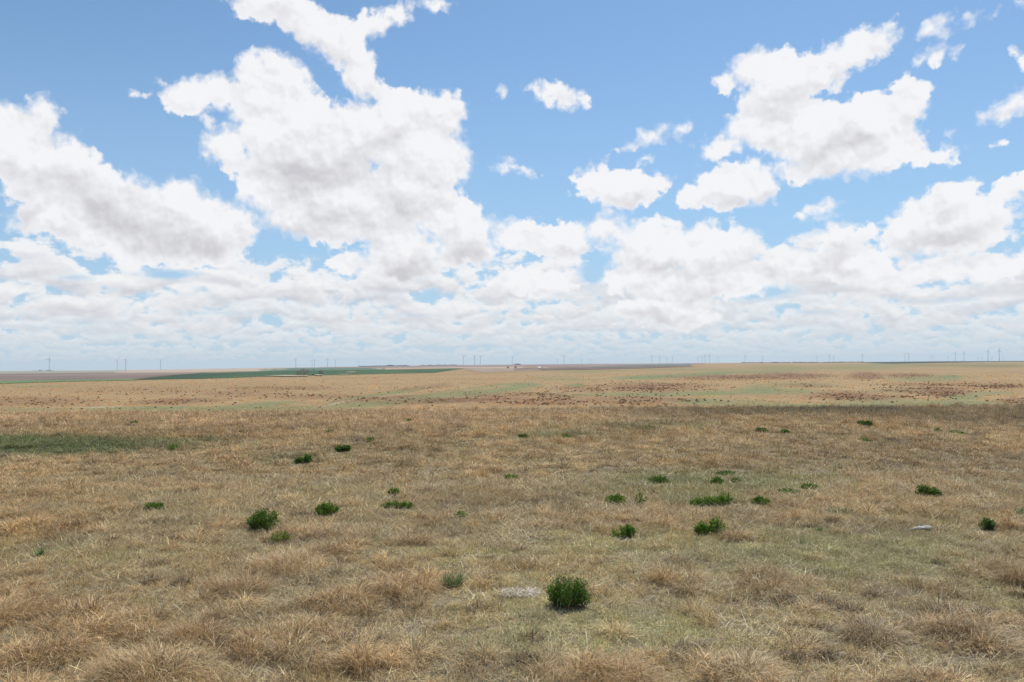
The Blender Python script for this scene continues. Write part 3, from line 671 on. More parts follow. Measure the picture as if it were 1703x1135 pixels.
big_tussock(330, 1062, 130, 44, 'low matted reddish tan mound above the sprawling bottom one', [ORANGE, TAWNY, STRAW, DARKB], [4, 3, 2, 2], 800)
big_tussock(400, 985, 120, 50, 'brown grass mound with a dark hollow at its foot, left of centre', [TAWNY, ORANGE, DARKB, STRAW], [4, 4, 2, 2], 700)
big_tussock(1450, 1062, 110, 50, 'grey brown matted tussock with a dark base at lower right', [GREYS_, TAWNY, DARKB, STRAW], [3, 3, 2, 2], 600)
big_tussock(1610, 1060, 120, 56, 'tangled tussock with dark gaps near the right edge, low in the view', [TAWNY, GREYS_, STRAW, DARKB], [3, 2, 3, 2], 700)
big_tussock(10, 1030, 110, 56, 'orange tan tussock cut by the left edge of the view', [ORANGE, STRAW, TAWNY], [4, 3, 3], 600)

# ------------------------------------------------------------------ green bushes
M_leaf = grass_material('bush_leaves', False, .35); M_stem = plain_mat('bush_stem', (.16, .13, .07), .8)
def leafy_bush(px_, py_, wpx, hpx, label, leaves=1400, tone=(.045, .115, .022), lobes=None, straw=0, seed=0, density=1.0):
    rg = np.random.default_rng(seed + 100); p = hit(px_, py_); k = p[1] / F; W_ = wpx * k / 2; H_ = max(hpx * k, .08)
    CLEAR.append((p[0], p[1], W_ * .95, W_ * .8)); root = empty('green_bush', p); tag(root, label, 'bush', 'green bushes scattered over the dry grass')
    st = MB(); LP = []; LD = []
    ns = int(46 * density)
    lob = lobes or [(0, 0, 1, 1)]
    for i in range(ns):
        lx, ly, lr, lh = lob[i % len(lob)]
        a = rg.random() * 2 * PI; out = math.sqrt(rg.random()); rad = W_ * lr
        hh = H_ * lh * (math.sqrt(max(0, 1 - (out * .96) ** 2)) * .88 + .12) * rg.uniform(.8, 1.05)
        bx, by_ = lx * W_ + math.cos(a) * out * rad * .35, ly * W_ + math.sin(a) * out * rad * .35
        ex, ey = lx * W_ + math.cos(a) * out * rad, ly * W_ + math.sin(a) * out * rad
        pts = [(bx, by_, -.01), (bx + (ex - bx) * .72, by_ + (ey - by_) * .72, hh * .5), (ex, ey, hh)]
        st.tube(pts, [.005, .004, .0015], 4, False)
        m_ = max(4, int(leaves / ns))
        t = rg.uniform(.12, 1.0, m_)
        q = np.array(pts)
        pos = np.where(t[:, None] < .5, q[0] + (q[1] - q[0]) * (t[:, None] * 2), q[1] + (q[2] - q[1]) * (t[:, None] * 2 - 1))
        LP.append(pos + rg.normal(0, .06 * min(W_, H_ * 1.5), (m_, 3)) * (1.3, 1.3, .8)); d = rg.normal(0, .8, (m_, 3)) + np.array([math.cos(a) * .6, math.sin(a) * .6, 1.0]); LD.append(d / np.linalg.norm(d, axis=1)[:, None])
    LP = np.concatenate(LP); LD = np.concatenate(LD); LP[:, 2] = np.maximum(LP[:, 2], .012); n = len(LP)
    ll = rg.uniform(.6, 1.25, n) * max(.024, .0021 * p[1] * 1.4); lw = ll * .42
    sd_ = np.cross(LD, rg.normal(0, 1, (n, 3))); sd_ /= np.linalg.norm(sd_, axis=1)[:, None]; nn = np.cross(LD, sd_)
    A_ = LP; B_ = LP + LD * (ll * .5)[:, None] + sd_ * (lw / 2)[:, None] + nn * (lw * .12)[:, None]; C_ = LP + LD * ll[:, None]; D_ = LP + LD * (ll * .5)[:, None] - sd_ * (lw / 2)[:, None] + nn * (lw * .12)[:, None]
    V = np.stack([A_, B_, C_, D_], 1).reshape(-1, 3); Fq = np.arange(n * 4).reshape(-1, 4)
    c = np.array(tone) * np.array([1.8, 1.45, 1.1]) * (1 + rg.normal(0, .22, (n, 1))); lt = (rg.random(n) < .25)[:, None]; c = np.where(lt, c * np.array([1.7, 1.45, 1.3]), c); c = np.clip(c, .005, .6) * np.array([1.12, 1.05, .9])
    link('stems', st.mesh('stems', M_stem), root)
    link('foliage', mesh_np('foliage', V, Fq, [M_leaf], np.repeat(c, 4, 0)), root)
    if straw:
        V, Fq, C = tussock(straw, W_ * .9, (H_ * .5, H_ * 1.0), .005, (.4, 1.4), [STRAW, PALEB, TAWNY], [3, 2, 2], segs=3)
        link('dry_stalks', mesh_np('dry_stalks', V, Fq, [M_grass1], C), root)
    return root
def green_tuft(px_, py_, wpx, hpx, label, n=260, mixs_=.35, seed=0, tone=((.07, .17, .035), (.11, .22, .05))):
    p = hit(px_, py_); k = p[1] / F; r = wpx * k / 2; h = max(hpx * k, .06); CLEAR.append((p[0], p[1], r * .8, r * .5))
    V, Fq, C = tussock(n, r * .8, (h * .5, h * 1.15), max(.005, .0006 * p[1]), (.2, 1.2), [tone[0], tone[1], STRAW, TAWNY], [3, 3, 6 * mixs_, 3 * mixs_], segs=3, flat=.05)
    o = link('green_tuft', mesh_np('green_tuft', V, Fq, [M_grass1], C, True), None, p)
    return tag(o, label, 'green tuft', 'green grassy tufts among the dry grass')
leafy_bush(946, 1008, 74, 54, 'largest dark green leafy bush, low in the view beside a bare pale patch', 5200, (.040, .108, .020), [(0, 0, 1, 1), (-.45, 0, .55, .9), (.5, .1, .5, .8), (0, -.2, .7, .95)], 24, 1, 2.4)
leafy_bush(441, 881, 56, 34, 'second largest dark green bush, rounded, left of centre above a pale green one', 2600, (.038, .105, .020), [(0, 0, 1, 1), (-.4, 0, .6, .9)], 0, 2, 1.5)
leafy_bush(543, 858, 40, 22, 'medium green bush in the dry grass to the right of the rounded left bush', 1500, (.05, .125, .022), None, 0, 3)
leafy_bush(660, 847, 50, 14, 'long low flat green bush at the centre left of the slope', 1300, (.052, .128, .025), [(-.6, 0, .4, .8), (0, 0, .5, 1), (.6, 0, .42, .9)], 0, 4)
leafy_bush(655, 827, 20, 14, 'small round green bush directly behind the long flat one', 700, (.045, .115, .024), None, 0, 5)
leafy_bush(766, 863, 20, 12, 'smallest bright green bush, alone right of the long flat one', 500, (.065, .15, .03), None, 0, 6, .6)
leafy_bush(465, 905, 34, 22, 'pale green bush mixed with straw stalks, just below the rounded left bush', 700, (.10, .17, .05), None, 120, 7, .7)
leafy_bush(256, 849, 32, 12, 'flat green bush on its own at far left', 900, (.045, .12, .022), [(-.4, 0, .6, 1), (.5, 0, .5, .9)], 0, 8)
leafy_bush(505, 771, 28, 14, 'ragged dark green bush leaning right, in the left middle distance', 900, (.035, .095, .022), [(-.5, 0, .45, .6), (.4, 0, .6, 1)], 0, 9)
leafy_bush(571, 752, 25, 11, 'flat topped dark green bush, the farther of the two in the left middle distance', 800, (.035, .095, .022), [(-.4, 0, .6, .9), (.4, 0, .6, 1)], 0, 10)
leafy_bush(288, 751, 16, 10, 'small green bush at the right end of the green grass strip', 500, (.055, .135, .028), None, 0, 11, .6)
leafy_bush(1024, 839, 30, 16, 'domed green bush in the middle, upper of the two right of centre', 1200, (.048, .12, .022), None, 0, 12)
leafy_bush(1038, 893, 40, 20, 'domed green bush in the middle, lower of the two right of centre', 1600, (.05, .125, .022), [(0, 0, 1, 1), (.5, 0, .5, .7)], 0, 13)
leafy_bush(1096, 805, 32, 12, 'low wide dark green bush behind dry stalks, right of centre', 900, (.04, .10, .022), None, 0, 14)
leafy_bush(1192, 808, 22, 14, 'small rounded green bush in the weedy hollow at right', 700, (.045, .115, .024), None, 0, 15)
leafy_bush(1208, 792, 34, 7, 'thin low strip of green leaves behind the rounded bush in the hollow', 700, (.045, .11, .024), [(-.3, 0, .7, .8), (.3, 0, .7, 1)], 0, 16)
leafy_bush(1222, 805, 24, 8, 'dull green weedy bush right of the rounded one in the hollow', 300, (.055, .105, .035), None, 0, 17, .5)
leafy_bush(1183, 841, 62, 20, 'widest spreading green bush at right, rising to its right end', 2000, (.055, .13, .025), [(-.75, 0, .3, .45), (-.2, .3, .4, .6), (.3, -.1, .4, .8), (.7, 0, .35, 1.15)], 0, 18, 1.3)
leafy_bush(1265, 841, 30, 14, 'compact dark green bush to the right of the widest one', 1000, (.045, .115, .022), None, 0, 19)
leafy_bush(1182, 889, 50, 28, 'loose green bush beside the round straw tussock', 1900, (.055, .135, .026), [(-.5, 0, .5, .7), (.35, 0, .65, 1)], 0, 20, 1.2)
leafy_bush(1346, 816, 28, 11, 'low green bush at right with a thinner patch in front of it', 800, (.05, .12, .024), None, 0, 21)
leafy_bush(1311, 821, 34, 6, 'thin flat patch of green leaves in front of the low right bush', 600, (.06, .135, .03), [(-.5, 0, .5, 1), (.4, 0, .6, 1)], 0, 22)
leafy_bush(1545, 829, 40, 22, 'dark green bush with a ragged right side, far right of the slope', 1700, (.038, .10, .022), [(-.4, 0, .6, 1.05), (.4, 0, .6, .75)], 0, 23, 1.2)
leafy_bush(1642, 882, 24, 20, 'upright dull green bush near the right edge', 900, (.045, .10, .035), None, 0, 24)
leafy_bush(1438, 710, 24, 9, 'dark green bush at the crest of the hill, farthest one at right', 700, (.03, .085, .02), [(-.4, 0, .6, 1), (.4, 0, .6, 1)], 0, 25)
leafy_bush(1266, 721, 20, 9, 'left one of two small bushes near the crest at right', 450, (.045, .10, .026), None, 0, 26, .6)
leafy_bush(1303, 723, 18, 7, 'right one of two small bushes near the crest at right', 400, (.045, .10, .026), None, 0, 27, .6)
leafy_bush(1560, 721, 12, 7, 'tiny dark bush near the crest at far right', 300, (.038, .095, .022), None, 0, 28, .5)
leafy_bush(1590, 724, 26, 6, 'low bright strip of leaves beside the tiny bush near the crest at far right', 450, (.06, .13, .03), [(-.3, 0, .7, 1), (.3, 0, .7, .9)], 0, 29, .7)
leafy_bush(1438, 736, 22, 5, 'faint flat green bush below the farthest bush at right', 350, (.06, .12, .035), None, 0, 30, .6)
leafy_bush(850, 798, 26, 7, 'flat bright green bush in the centre of the slope', 600, (.07, .155, .03), None, 0, 31, .7)
leafy_bush(941, 730, 16, 7, 'small green bush in the far middle of the slope', 300, (.055, .12, .03), None, 0, 32, .5)
leafy_bush(871, 729, 16, 6, 'dull green bush left of the small far middle one', 260, (.07, .11, .05), None, 0, 33, .5)
leafy_bush(617, 735, 12, 6, 'tiny bright green bush behind the flat topped bush at left', 250, (.07, .15, .035), None, 0, 34, .5)
leafy_bush(550, 721, 13, 5, 'tiny dark green bush in the far left middle distance', 250, (.045, .11, .028), None, 0, 35, .5)
leafy_bush(680, 704, 7, 6, 'tiny dark bush far off near the centre of the crest', 200, (.045, .11, .028), None, 0, 36, .5)
leafy_bush(277, 720, 8, 4, 'tiny bright green bush behind the strip of green grass', 200, (.06, .14, .03), None, 0, 37, .5)
leafy_bush(223, 706, 12, 4, 'tiny green bush farthest off at left', 200, (.05, .12, .03), None, 0, 38, .5)
leafy_bush(268, 704, 14, 2.5, 'thin green smear of leaves beside the farthest left bush', 200, (.06, .13, .035), None, 0, 39, .5)
leafy_bush(403, 722, 9, 5, 'small faint green bush on the left slope', 200, (.07, .12, .04), None, 0, 40, .5)
leafy_bush(1065, 838, 20, 22, 'sparse tall green weed right of the upper domed bush', 170, (.07, .13, .04), None, 0, 41, .4)
leafy_bush(1077, 716, 16, 8, 'sparse pale green weed near the crest, centre right', 200, (.09, .15, .06), None, 0, 42, .4)
green_tuft(750, 974, 46, 26, 'green grassy tuft streaked with straw, left of the largest bush', 420, .45)
green_tuft(66, 925, 11, 20, 'small upright green tuft in the dry grass at far left', 90, .1)
green_tuft(1362, 885, 12, 11, 'tiny bright green tuft right of centre', 90, .05)
green_tuft(1398, 855, 54, 14, 'wide green fringe under a dry tussock at right', 260, .5)
green_tuft(1335, 905, 20, 8, 'faint green tuft in the short grass at right', 80, .6)
green_tuft(1695, 855, 14, 14, 'faint green tuft near the right edge', 70, .3)

# ------------------------------------------------------------------ pale stone, bare patch and dead stems
M_stone = plain_mat('pale_limestone', (.50, .46, .40), .85, .3, 20)
def stone(px_, py_, w_, label, seed):
    p = hit(px_, py_); rg = random.Random(seed); bm_ = MB(); k = p[1] / F; W_ = w_ * k / 2; CLEAR.append((p[0], p[1], W_, W_ * .6))
    nu, nv = 18, 8; v = []
    for j in range(nv + 1):
        for i in range(nu):
            a = 2 * PI * i / nu; q = PI * j / nv; rr = W_ * (1 + .25 * math.sin(a * 2 + seed) + .12 * math.sin(a * 5 + 2 * seed)) * math.sin(q) ** .7
            v.append((math.cos(a) * rr, math.sin(a) * rr * .6, W_ * .22 * math.cos(q) * (1 + .4 * math.sin(a * 3 + seed)) + W_ * .12 + .03 * math.cos(a + 1)))
    f = [(j * nu + i, j * nu + (i + 1) % nu, (j + 1) * nu + (i + 1) % nu, (j + 1) * nu + i) for j in range(nv) for i in range(nu)]
    bm_.add(v, f); o = link('pale_stone', bm_.mesh('pale_stone', M_stone), None, p, (0, .06, rg.random()))
    return tag(o, label, 'stone')
stone(1530, 882, 34, 'flat pale stone slab lying in the grass at right', 3)
def dead_stems(px_, py_, wpx, label, n=26, col=[GREYS_, PALEB], L0=(.1, .3)):
    p = hit(px_, py_); r = wpx * p[1] / F / 2
    base = np.stack([RNG.uniform(-r, r, n), RNG.uniform(-r * .7, r * .7, n), RNG.uniform(.02, .06, n)], -1)
    V, Fq, C = blades(n, base, RNG.random(n) * 2 * PI, RNG.uniform(*L0, n), .008 * RNG.uniform(.6, 1.2, n), RNG.uniform(1.0, 1.6, n), RNG.uniform(-.5, .3, n), 4, palette(n, col, [1] * len(col)))
    o = link('dead_stems', mesh_np('dead_stems', V, Fq, [M_grass1], C), None, p); return tag(o, label, 'dead stems', 'bleached dead stems lying on the grass')
dead_stems(866, 992, 62, 'bleached litter on the bare pale patch left of the largest bush', 330, [(.84, .77, .66), (.66, .59, .50), (.45, .38, .29)], (.04, .16)); p_ = hit(866, 992); CLEAR.append((p_[0], p_[1], .2, .1))
dead_stems(890, 897, 70, 'long grey dead stems lying in the middle of the slope', 40)
dead_stems(635, 836, 40, 'grey dead stems beside the long flat green bush', 24)
dead_stems(1225, 1046, 90, 'grey twisted stems lying below the wide low tussock', 30)
dead_stems(790, 1000, 40, 'curved pale stems in front of the green grassy tuft', 14)

# the grass goes in last: it leaves room for bushes, stone and bare patch
for key, lib in (('N', libN), ('F', libF)):
    q = [a for a in allp if a[0] == key]; arr = [np.concatenate([a[i] for a in q]) for i in range(1, 6)]
    P_ = arr[0]; keep = np.ones(len(P_), bool)
    tall = np.where((arr[1] < (nT if key == 'N' else fT)), 1.0, 0.0) if key == 'F' else np.where((arr[1] < nT) | (arr[1] >= nT + nM + nH), 1.0, 0.0)
    for cx, cy, rw, rd in CLEAR:
        back = rd; front = rd + tall * (.45 + .022 * cy) + .10
        ddx = np.abs(P_[:, 0] - cx) / (rw + .12 * tall); ddy = P_[:, 1] - cy
        keep &= ~((ddx < 1.0) & (ddy < back) & (ddy > -front))
    arr = [a[keep] for a in arr]
    scatter('dry_grass', lib, *arr)

# ------------------------------------------------------------------ far prairie brush
M_brush = plain_mat('dry_brush', (.46, .29, .17), .95, .3, .8)
_n = M_brush.node_tree; _t = N(_n, 'ShaderNodeBsdfTranslucent'); _t.inputs[0].default_value = (.40, .255, .155, 1); _m = N(_n, 'ShaderNodeMixShader'); _m.inputs[0].default_value = .45
_n.links.new(_n.nodes['Principled BSDF'].outputs[0], _m.inputs[1]); _n.links.new(_t.outputs[0], _m.inputs[2]); _n.links.new(_m.outputs[0], _n.nodes['Material Output'].inputs[0])
def brush_mesh(seed, col=None):
    rg = np.random.default_rng(seed); n = 90; d = rg.normal(0, 1, (n, 3)); d[:, 2] = np.abs(d[:, 2]); d /= np.linalg.norm(d, axis=1)[:, None]; c = d * np.array([.5, .5, .62]) * rg.uniform(.55, 1, (n, 1)); c[:, 2] += .12
    s1 = rg.normal(0, .16, (n, 3)); s2 = rg.normal(0, .16, (n, 3))
    V = np.stack([c - s1, c + s2, c + s1, c - s2], 1).reshape(-1, 3); V[:, 2] = np.maximum(V[:, 2], 0)
    return mesh_np('brush', V, np.arange(4 * n).reshape(-1, 4), [M_brush])
bvar = [brush_mesh(i) for i in range(6)]
pts = []
SPOTS = [b_ for b_ in BROWN]
wts_ = np.array([b_[2] * b_[3] * b_[5] * (1.1 if b_[0] > 1380 else 1) for b_ in SPOTS]); wts_ /= wts_.sum()
cand = []
for i in RNG.choice(len(SPOTS), 8500, p=wts_):
    cx, cy, rx, ry, rot, st = SPOTS[i]; cand.append((cx + RNG.normal(0, rx * .62), cy + RNG.normal(0, ry * .8)))
for _ in range(900): cand.append((RNG.uniform(-40, 1743), RNG.uniform(632, 686)))
vv = np.array([pdir(a, c) for a, c in cand])
ysg = np.geomspace(290, 2600, 1500); XS = vv[:, 0:1] / vv[:, 1:2] * ysg; ZR = CAMZ + vv[:, 2:3] / vv[:, 1:2] * ysg; TT = terrain(XS, np.broadcast_to(ysg, XS.shape))
ok = ZR <= TT; ii = ok.argmax(1); good = ok.any(1) & (ii > 0)
bx = XS[np.arange(len(XS)), ii][good]; by_ = ysg[ii][good]; by_ = by_ * (1 + RNG.normal(0, .01, len(by_)))
keep = (fbm(bx / 9, by_ / 22, 2, 91) > .44) & (proj(np.stack([bx, by_, terrain(bx, by_)], -1))[1] > 607); keep &= (RNG.random(len(bx)) < np.where(bx / by_ < .03, .45, 1.0) * np.where(by_ < 480, .5, 1.0)); bx, by_ = bx[keep], by_[keep]
size = RNG.uniform(.28, .80, len(bx)); order = np.argsort(-size / by_); bz = terrain(bx, by_)
for n_, i in enumerate(order[:300]):
    o = link('dry_shrub', bvar[n_ % 6], None, (bx[i], by_[i], bz[i] - .05), (0, 0, RNG.random() * 6)); s_ = size[i]; o.scale = (s_ * 1.3, s_ * 1.3, s_)
    tag(o, 'small reddish brown dry shrub on the far grassy slope', 'shrub', 'dry brown shrubs dotting the far slope')
cb = bpy.data.collections.new('brush')
for i, me in enumerate(bvar): cb.objects.link(bpy.data.objects.new('brush_%02d' % i, me))
r_ = order[300:]
scatter('dry_brush', cb, np.stack([bx[r_], by_[r_], bz[r_] - .05], -1), RNG.integers(0, 6, len(r_)), RNG.random(len(r_)) * 6, np.stack([size[r_] * 1.3, size[r_] * 1.3, size[r_]], -1), np.ones((len(r_), 3)))

# far off grass: low tan tufts standing on the plain, browner in the brushy patches and greener in the draws
def far_tuft():
    n = 60; a = RNG.random(n) * 2 * PI; r = .5 * np.sqrt(RNG.random(n)); h = RNG.uniform(.15, .45, n)
    c = np.stack([np.cos(a) * r, np.sin(a) * r, h], -1); s1 = RNG.normal(0, .13, (n, 3)); s2 = RNG.normal(0, .05, (n, 3)); s2[:, 2] += RNG.uniform(.06, .2, n)
    V_ = np.stack([c - s1, c + s2, c + s1, c - s2], 1).reshape(-1, 3); V_[:, 2] = np.maximum(V_[:, 2], 0)
    return V_, np.arange(4 * n).reshape(-1, 4), np.repeat(palette(n, [STRAW, ORANGE, TAWNY], [3, 4, 2]), 4, 0)
libP = library('far_grass', [far_tuft for _ in range(5)], grass_material('far_grass_blades', True, .5))
nq = 34000; ay = RNG.uniform(0, 1, nq); yq = 1 / (1 / 292 * (1 - ay) + 1 / 2200 * ay); xq = RNG.uniform(-.70, .70, nq) * yq
zq = terrain(xq, yq); pxq, pyq = proj(np.stack([xq, yq, zq], -1)); wxq = 14 * (fbm(xq / 50, yq / 70, 3, 31) - .5); wyq = 3.0 * (fbm(xq / 60, yq / 90, 3, 33) - .5)
gb = ell(pxq + wxq, pyq + wyq, BROWN)[:, None]; gg = ell(pxq + wxq, pyq + wyq, GREEN)[:, None]; clus = fbm(xq / 7, yq / 18, 3, 95)
kq = (RNG.random(nq) < np.clip((clus - .34) * 2.5 + gb[:, 0] * .6, .05, 1) * (1 - .75 * gg[:, 0])) & (pyq > 622)
tq = np.ones((nq, 3)) * np.array([1.62, 1.55, 1.35]) * (.85 + .3 * RNG.random((nq, 1))); gbm = np.clip(gb * 1.3, 0, 1); tq = tq * (1 - gbm) + gbm * np.array([1.12, .92, .80]); tq = tq * (1 - gg * .8) + gg * .8 * np.array([.85, 1.1, .75])
sq = RNG.uniform(.35, .95, nq) * np.clip(yq / 600, .8, 1.6)
scatter('far_grass', libP, np.stack([xq, yq, zq - .03], -1)[kq], RNG.integers(0, 5, int(kq.sum())), (RNG.random(nq) * 6)[kq], np.stack([sq * 1.3, sq * 1.3, sq * .8], -1)[kq], tq[kq])

# ------------------------------------------------------------------ wind turbines
M_turb = plain_mat('turbine_backlit_grey', (.40, .41, .43), .5, .03)  # white turbines greyed: their backlit shade is put into the colour
def turbine_parts(h, spin, blade=40.0):
    t = MB(); t.tube([(0, 0, -25), (0, 0, h * .5), (0, 0, h - 1.2)], [1.8, 1.4, 1.0], 12)
    n = MB(); n.box((0, 1.5, h), (3.6, 10, 3.8)); n.tube([(0, -3.5, h), (0, -4.6, h)], [1.7, 1.4], 10)
    hb = MB(); hb.tube([(0, -4.6, 0), (0, -6.2, 0), (0, -7.4, 0)], [1.7, 1.5, .4], 10)
    bl = []
    for k in range(3):
        a = spin + k * 2 * PI / 3; b_ = MB(); pr = []
        for t_, ch in ((0.03, 1.2), (.12, 1.5), (.25, 2.0), (.5, 1.4), (.75, .9), (1, .3)):
            r = blade * t_; cxx, czz = math.sin(a) * r, math.cos(a) * r; ux_, uz_ = math.cos(a), -math.sin(a); th = .35 * ch * .5
            pr.append([(cxx - ux_ * ch * .3, -5.6, czz - uz_ * ch * .3), (cxx, -5.6 - th, czz), (cxx + ux_ * ch * .7, -5.6, czz + uz_ * ch * .7), (cxx, -5.6 + th, czz)])
        v = [q for s_ in pr for q in s_]; f = [(i * 4 + j, i * 4 + (j + 1) % 4, i * 4 + 4 + (j + 1) % 4, i * 4 + 4 + j) for i in range(5) for j in range(4)]
        f += [(3, 2, 1, 0), (20, 21, 22, 23)]; b_.add(v, f); bl.append(b_)
    return t, n, hb, bl
TURB = [(82,597.5,'above the farmstead trees'),(195,599.8,'above the grey stubble field'),(209,598.8,'above the grey stubble field'),(267,600,'above the pale tan field'),(492,597.6,'above the bare trees'),
 (519,600.4,'above the green wheat'),(523,598.8,'above the green wheat'),(544.5,597,'above the green wheat'),(558,600.2,'above the green wheat'),(596,601.5,'faint, left of the dark grove'),
 (771,592.8,'on the centre skyline'),(789.5,593,'on the centre skyline'),(799,593,'on the centre skyline'),(852,594,'above the two dark bushes'),(927,598,'above the dark plowed field'),(938,593,'above the dark plowed field'),
 (951,599.5,'above the dark plowed field'),(967.5,598.5,'above the dark plowed field'),(979.5,598,'above the dark plowed field'),(984,598.5,'above the dark plowed field'),(1084,592.8,'right of centre'),(1097,593.6,'right of centre'),
 (1109,596,'right of centre'),(1118,593.5,'right of centre, faint'),(1161,595,'in the cluster right of centre'),(1168,594.4,'in the cluster right of centre'),(1172.5,591.6,'in the cluster right of centre'),(1179.5,591.3,'in the cluster right of centre'),
 (1194.5,595,'right of the cluster'),(1239,592.5,'over the tan prairie skyline'),(1268.5,593,'over the tan prairie skyline'),(1358.5,593.5,'over the tan prairie skyline'),(1379,592,'over the tan prairie skyline'),(1386.5,592.8,'over the tan prairie skyline'),
 (1434,590,'at the left tip of the dark green field'),(1505,589.6,'above the dark green field'),(1511,589.4,'above the dark green field'),(1547,593,'above the dark green field, faint'),(1551,592.6,'above the dark green field, faint'),
 (1577,594,'near the right end of the skyline, faint'),(1588.5,587.4,'near the right end of the skyline'),(1603,587.2,'near the right end of the skyline'),(1626,594.6,'near the right end of the skyline, faint'),(1633,595.4,'near the right end of the skyline, faint'),
 (1643,584.4,'near the right end of the skyline, large'),(1649.5,594,'near the right end of the skyline, faint'),(1661.5,583.4,'near the right end of the skyline, the largest'),(1668,594.6,'near the right end of the skyline, faint')]
ORD = ['first','second','third','fourth','fifth','sixth','seventh','eighth','ninth','tenth','eleventh','twelfth','thirteenth','fourteenth','fifteenth','sixteenth','seventeenth','eighteenth','nineteenth','twentieth']
def ordn(k):
    if k < 20: return ORD[k]
    tens = ['twenty', 'thirty', 'forty'][(k + 1) // 10 - 2]; u_ = (k + 1) % 10
    return {'twenty': 'twentieth', 'thirty': 'thirtieth', 'forty': 'fortieth'}[tens] if u_ == 0 else tens + ' ' + ORD[u_ - 1]
for i, (tx, ty_, where) in enumerate(TURB):
    hp = float(np.interp(tx, SKX, SKY)) - ty_ ; dist = min(80 * F / hp, 14000); v = pdir(tx, ty_)
    X_ = v[0] / v[1] * dist; top = CAMZ + v[2] / v[1] * dist; gz = float(terrain(X_, dist)); h = top - gz
    root = empty('wind_turbine', (X_, dist, gz), RNG.uniform(-.5, .5)); tag(root, ordn(i) + ' wind turbine from the left, ' + where, 'wind turbine', 'wind turbines along the horizon')
    t, n, hb, bl = turbine_parts(h, RNG.random() * 2, min(36, h * .40))
    link('tower', t.mesh('tower', M_turb, False), root); link('nacelle', n.mesh('nacelle', M_turb), root)
    rt = link('rotor', hb.mesh('rotor', M_turb), root, (0, 0, h))
    for b_ in bl: link('blade', b_.mesh('blade', M_turb), rt)

# ------------------------------------------------------------------ far trees, farm buildings
M_bark = plain_mat('grey_bark', (.22, .18, .15), .9); M_twig = plain_mat('bare_twigs', (.30, .25, .20), .95, .2, .5); M_dark = plain_mat('dark_evergreen', (.022, .036, .022), .95, .3, .4)
def tree(px_, py_, wpx, hpx, label, bare=False, seed=0, group=None, name='tree'):
    rg = np.random.default_rng(seed + 500); p = hit(px_, py_); k = p[1] / F; W_ = wpx * k / 2; H_ = hpx * k
    root = empty(name, p); tag(root, label, 'tree', group)
    t = MB(); t.tube([(0, 0, -.5), (.1 * W_ * .3, 0, H_ * .25), (0, 0, H_ * .7)], [H_ * .035, H_ * .028, H_ * .01], 8)
    for i in range(9):
        a = rg.random() * 2 * PI; z = H_ * rg.uniform(.15, .5); t.tube([(0, 0, z), (math.cos(a) * W_ * .4, math.sin(a) * W_ * .4, z + H_ * .2), (math.cos(a) * W_ * .8, math.sin(a) * W_ * .8, z + H_ * .33)], [H_ * .016, H_ * .010, H_ * .004], 5)
    link('trunk', t.mesh('trunk', M_bark), root)
    n = 1500 if bare else 1100
    d = rg.normal(0, 1, (n, 3)); d /= np.linalg.norm(d, axis=1)[:, None]; lump = 1 + .25 * np.sin(d[:, 0] * 4 + seed) * np.cos(d[:, 2] * 5 + seed)
    c = d * rg.uniform(.35, 1, (n, 1)) ** .6 * lump[:, None] * np.array([W_, W_, H_ * .46]); c[:, 2] += H_ * .56
    if bare: s1 = d * H_ * .07 + rg.normal(0, H_ * .02, (n, 3)); s2 = rg.normal(0, H_ * .006, (n, 3))
    else: s1 = rg.normal(0, H_ * .035, (n, 3)); s2 = rg.normal(0, H_ * .035, (n, 3))
    V = np.stack([c - s1, c + s2, c + s1, c - s2], 1).reshape(-1, 3); V[:, 2] = np.maximum(V[:, 2], .1)
    link('crown', mesh_np('crown', V, np.arange(4 * n).reshape(-1, 4), [M_twig if bare else M_dark]), root)
    return root
tree(505, 626, 20, 12, 'larger bare grey brown tree in front of the green wheat', True, 1); tree(495.5, 625.4, 9, 7, 'smaller bare bush joined to the left of the larger bare tree', True, 2); tree(533.5, 624.2, 8, 7.5, 'small bare tree on its own to the right, before the wheat', True, 3)
tree(521, 624.4, 3.5, 2, 'tiny dark bush between the bare trees', False, 4); tree(521.3, 616.2, 1.3, 2.2, 'lone dark tree standing in the green wheat', False, 5)
tree(845, 612.9, 4.4, 2.2, 'left one of two dark bushes on the pale stubble', False, 6); tree(857.5, 612.4, 4.0, 2.6, 'right one of two dark bushes on the pale stubble', False, 7)
for q, (a, wd, h_) in enumerate(((66, 3.2, 1.6), (69.5, 2.6, 1.3), (74, 2.5, .9), (79, 3.2, 1.6), (83, 3, 1.5), (86.5, 2.6, 1.1))):
    tree(a, 617.2, wd, h_, ordn(q) + ' dark tree from the left at the distant farmstead on the left skyline', False, 10 + q, 'trees round the distant farmstead')
for q, (a, wd, h_) in enumerate(((644.5, 3, 1.9), (647.5, 3.2, 2.4), (650.5, 3, 2.3), (653, 2.4, 1.8))):
    tree(a, sk(a) + .35, wd, h_, ordn(q) + ' tree from the left in the dark grove on the skyline', False, 30 + q, 'trees of the dark skyline grove')
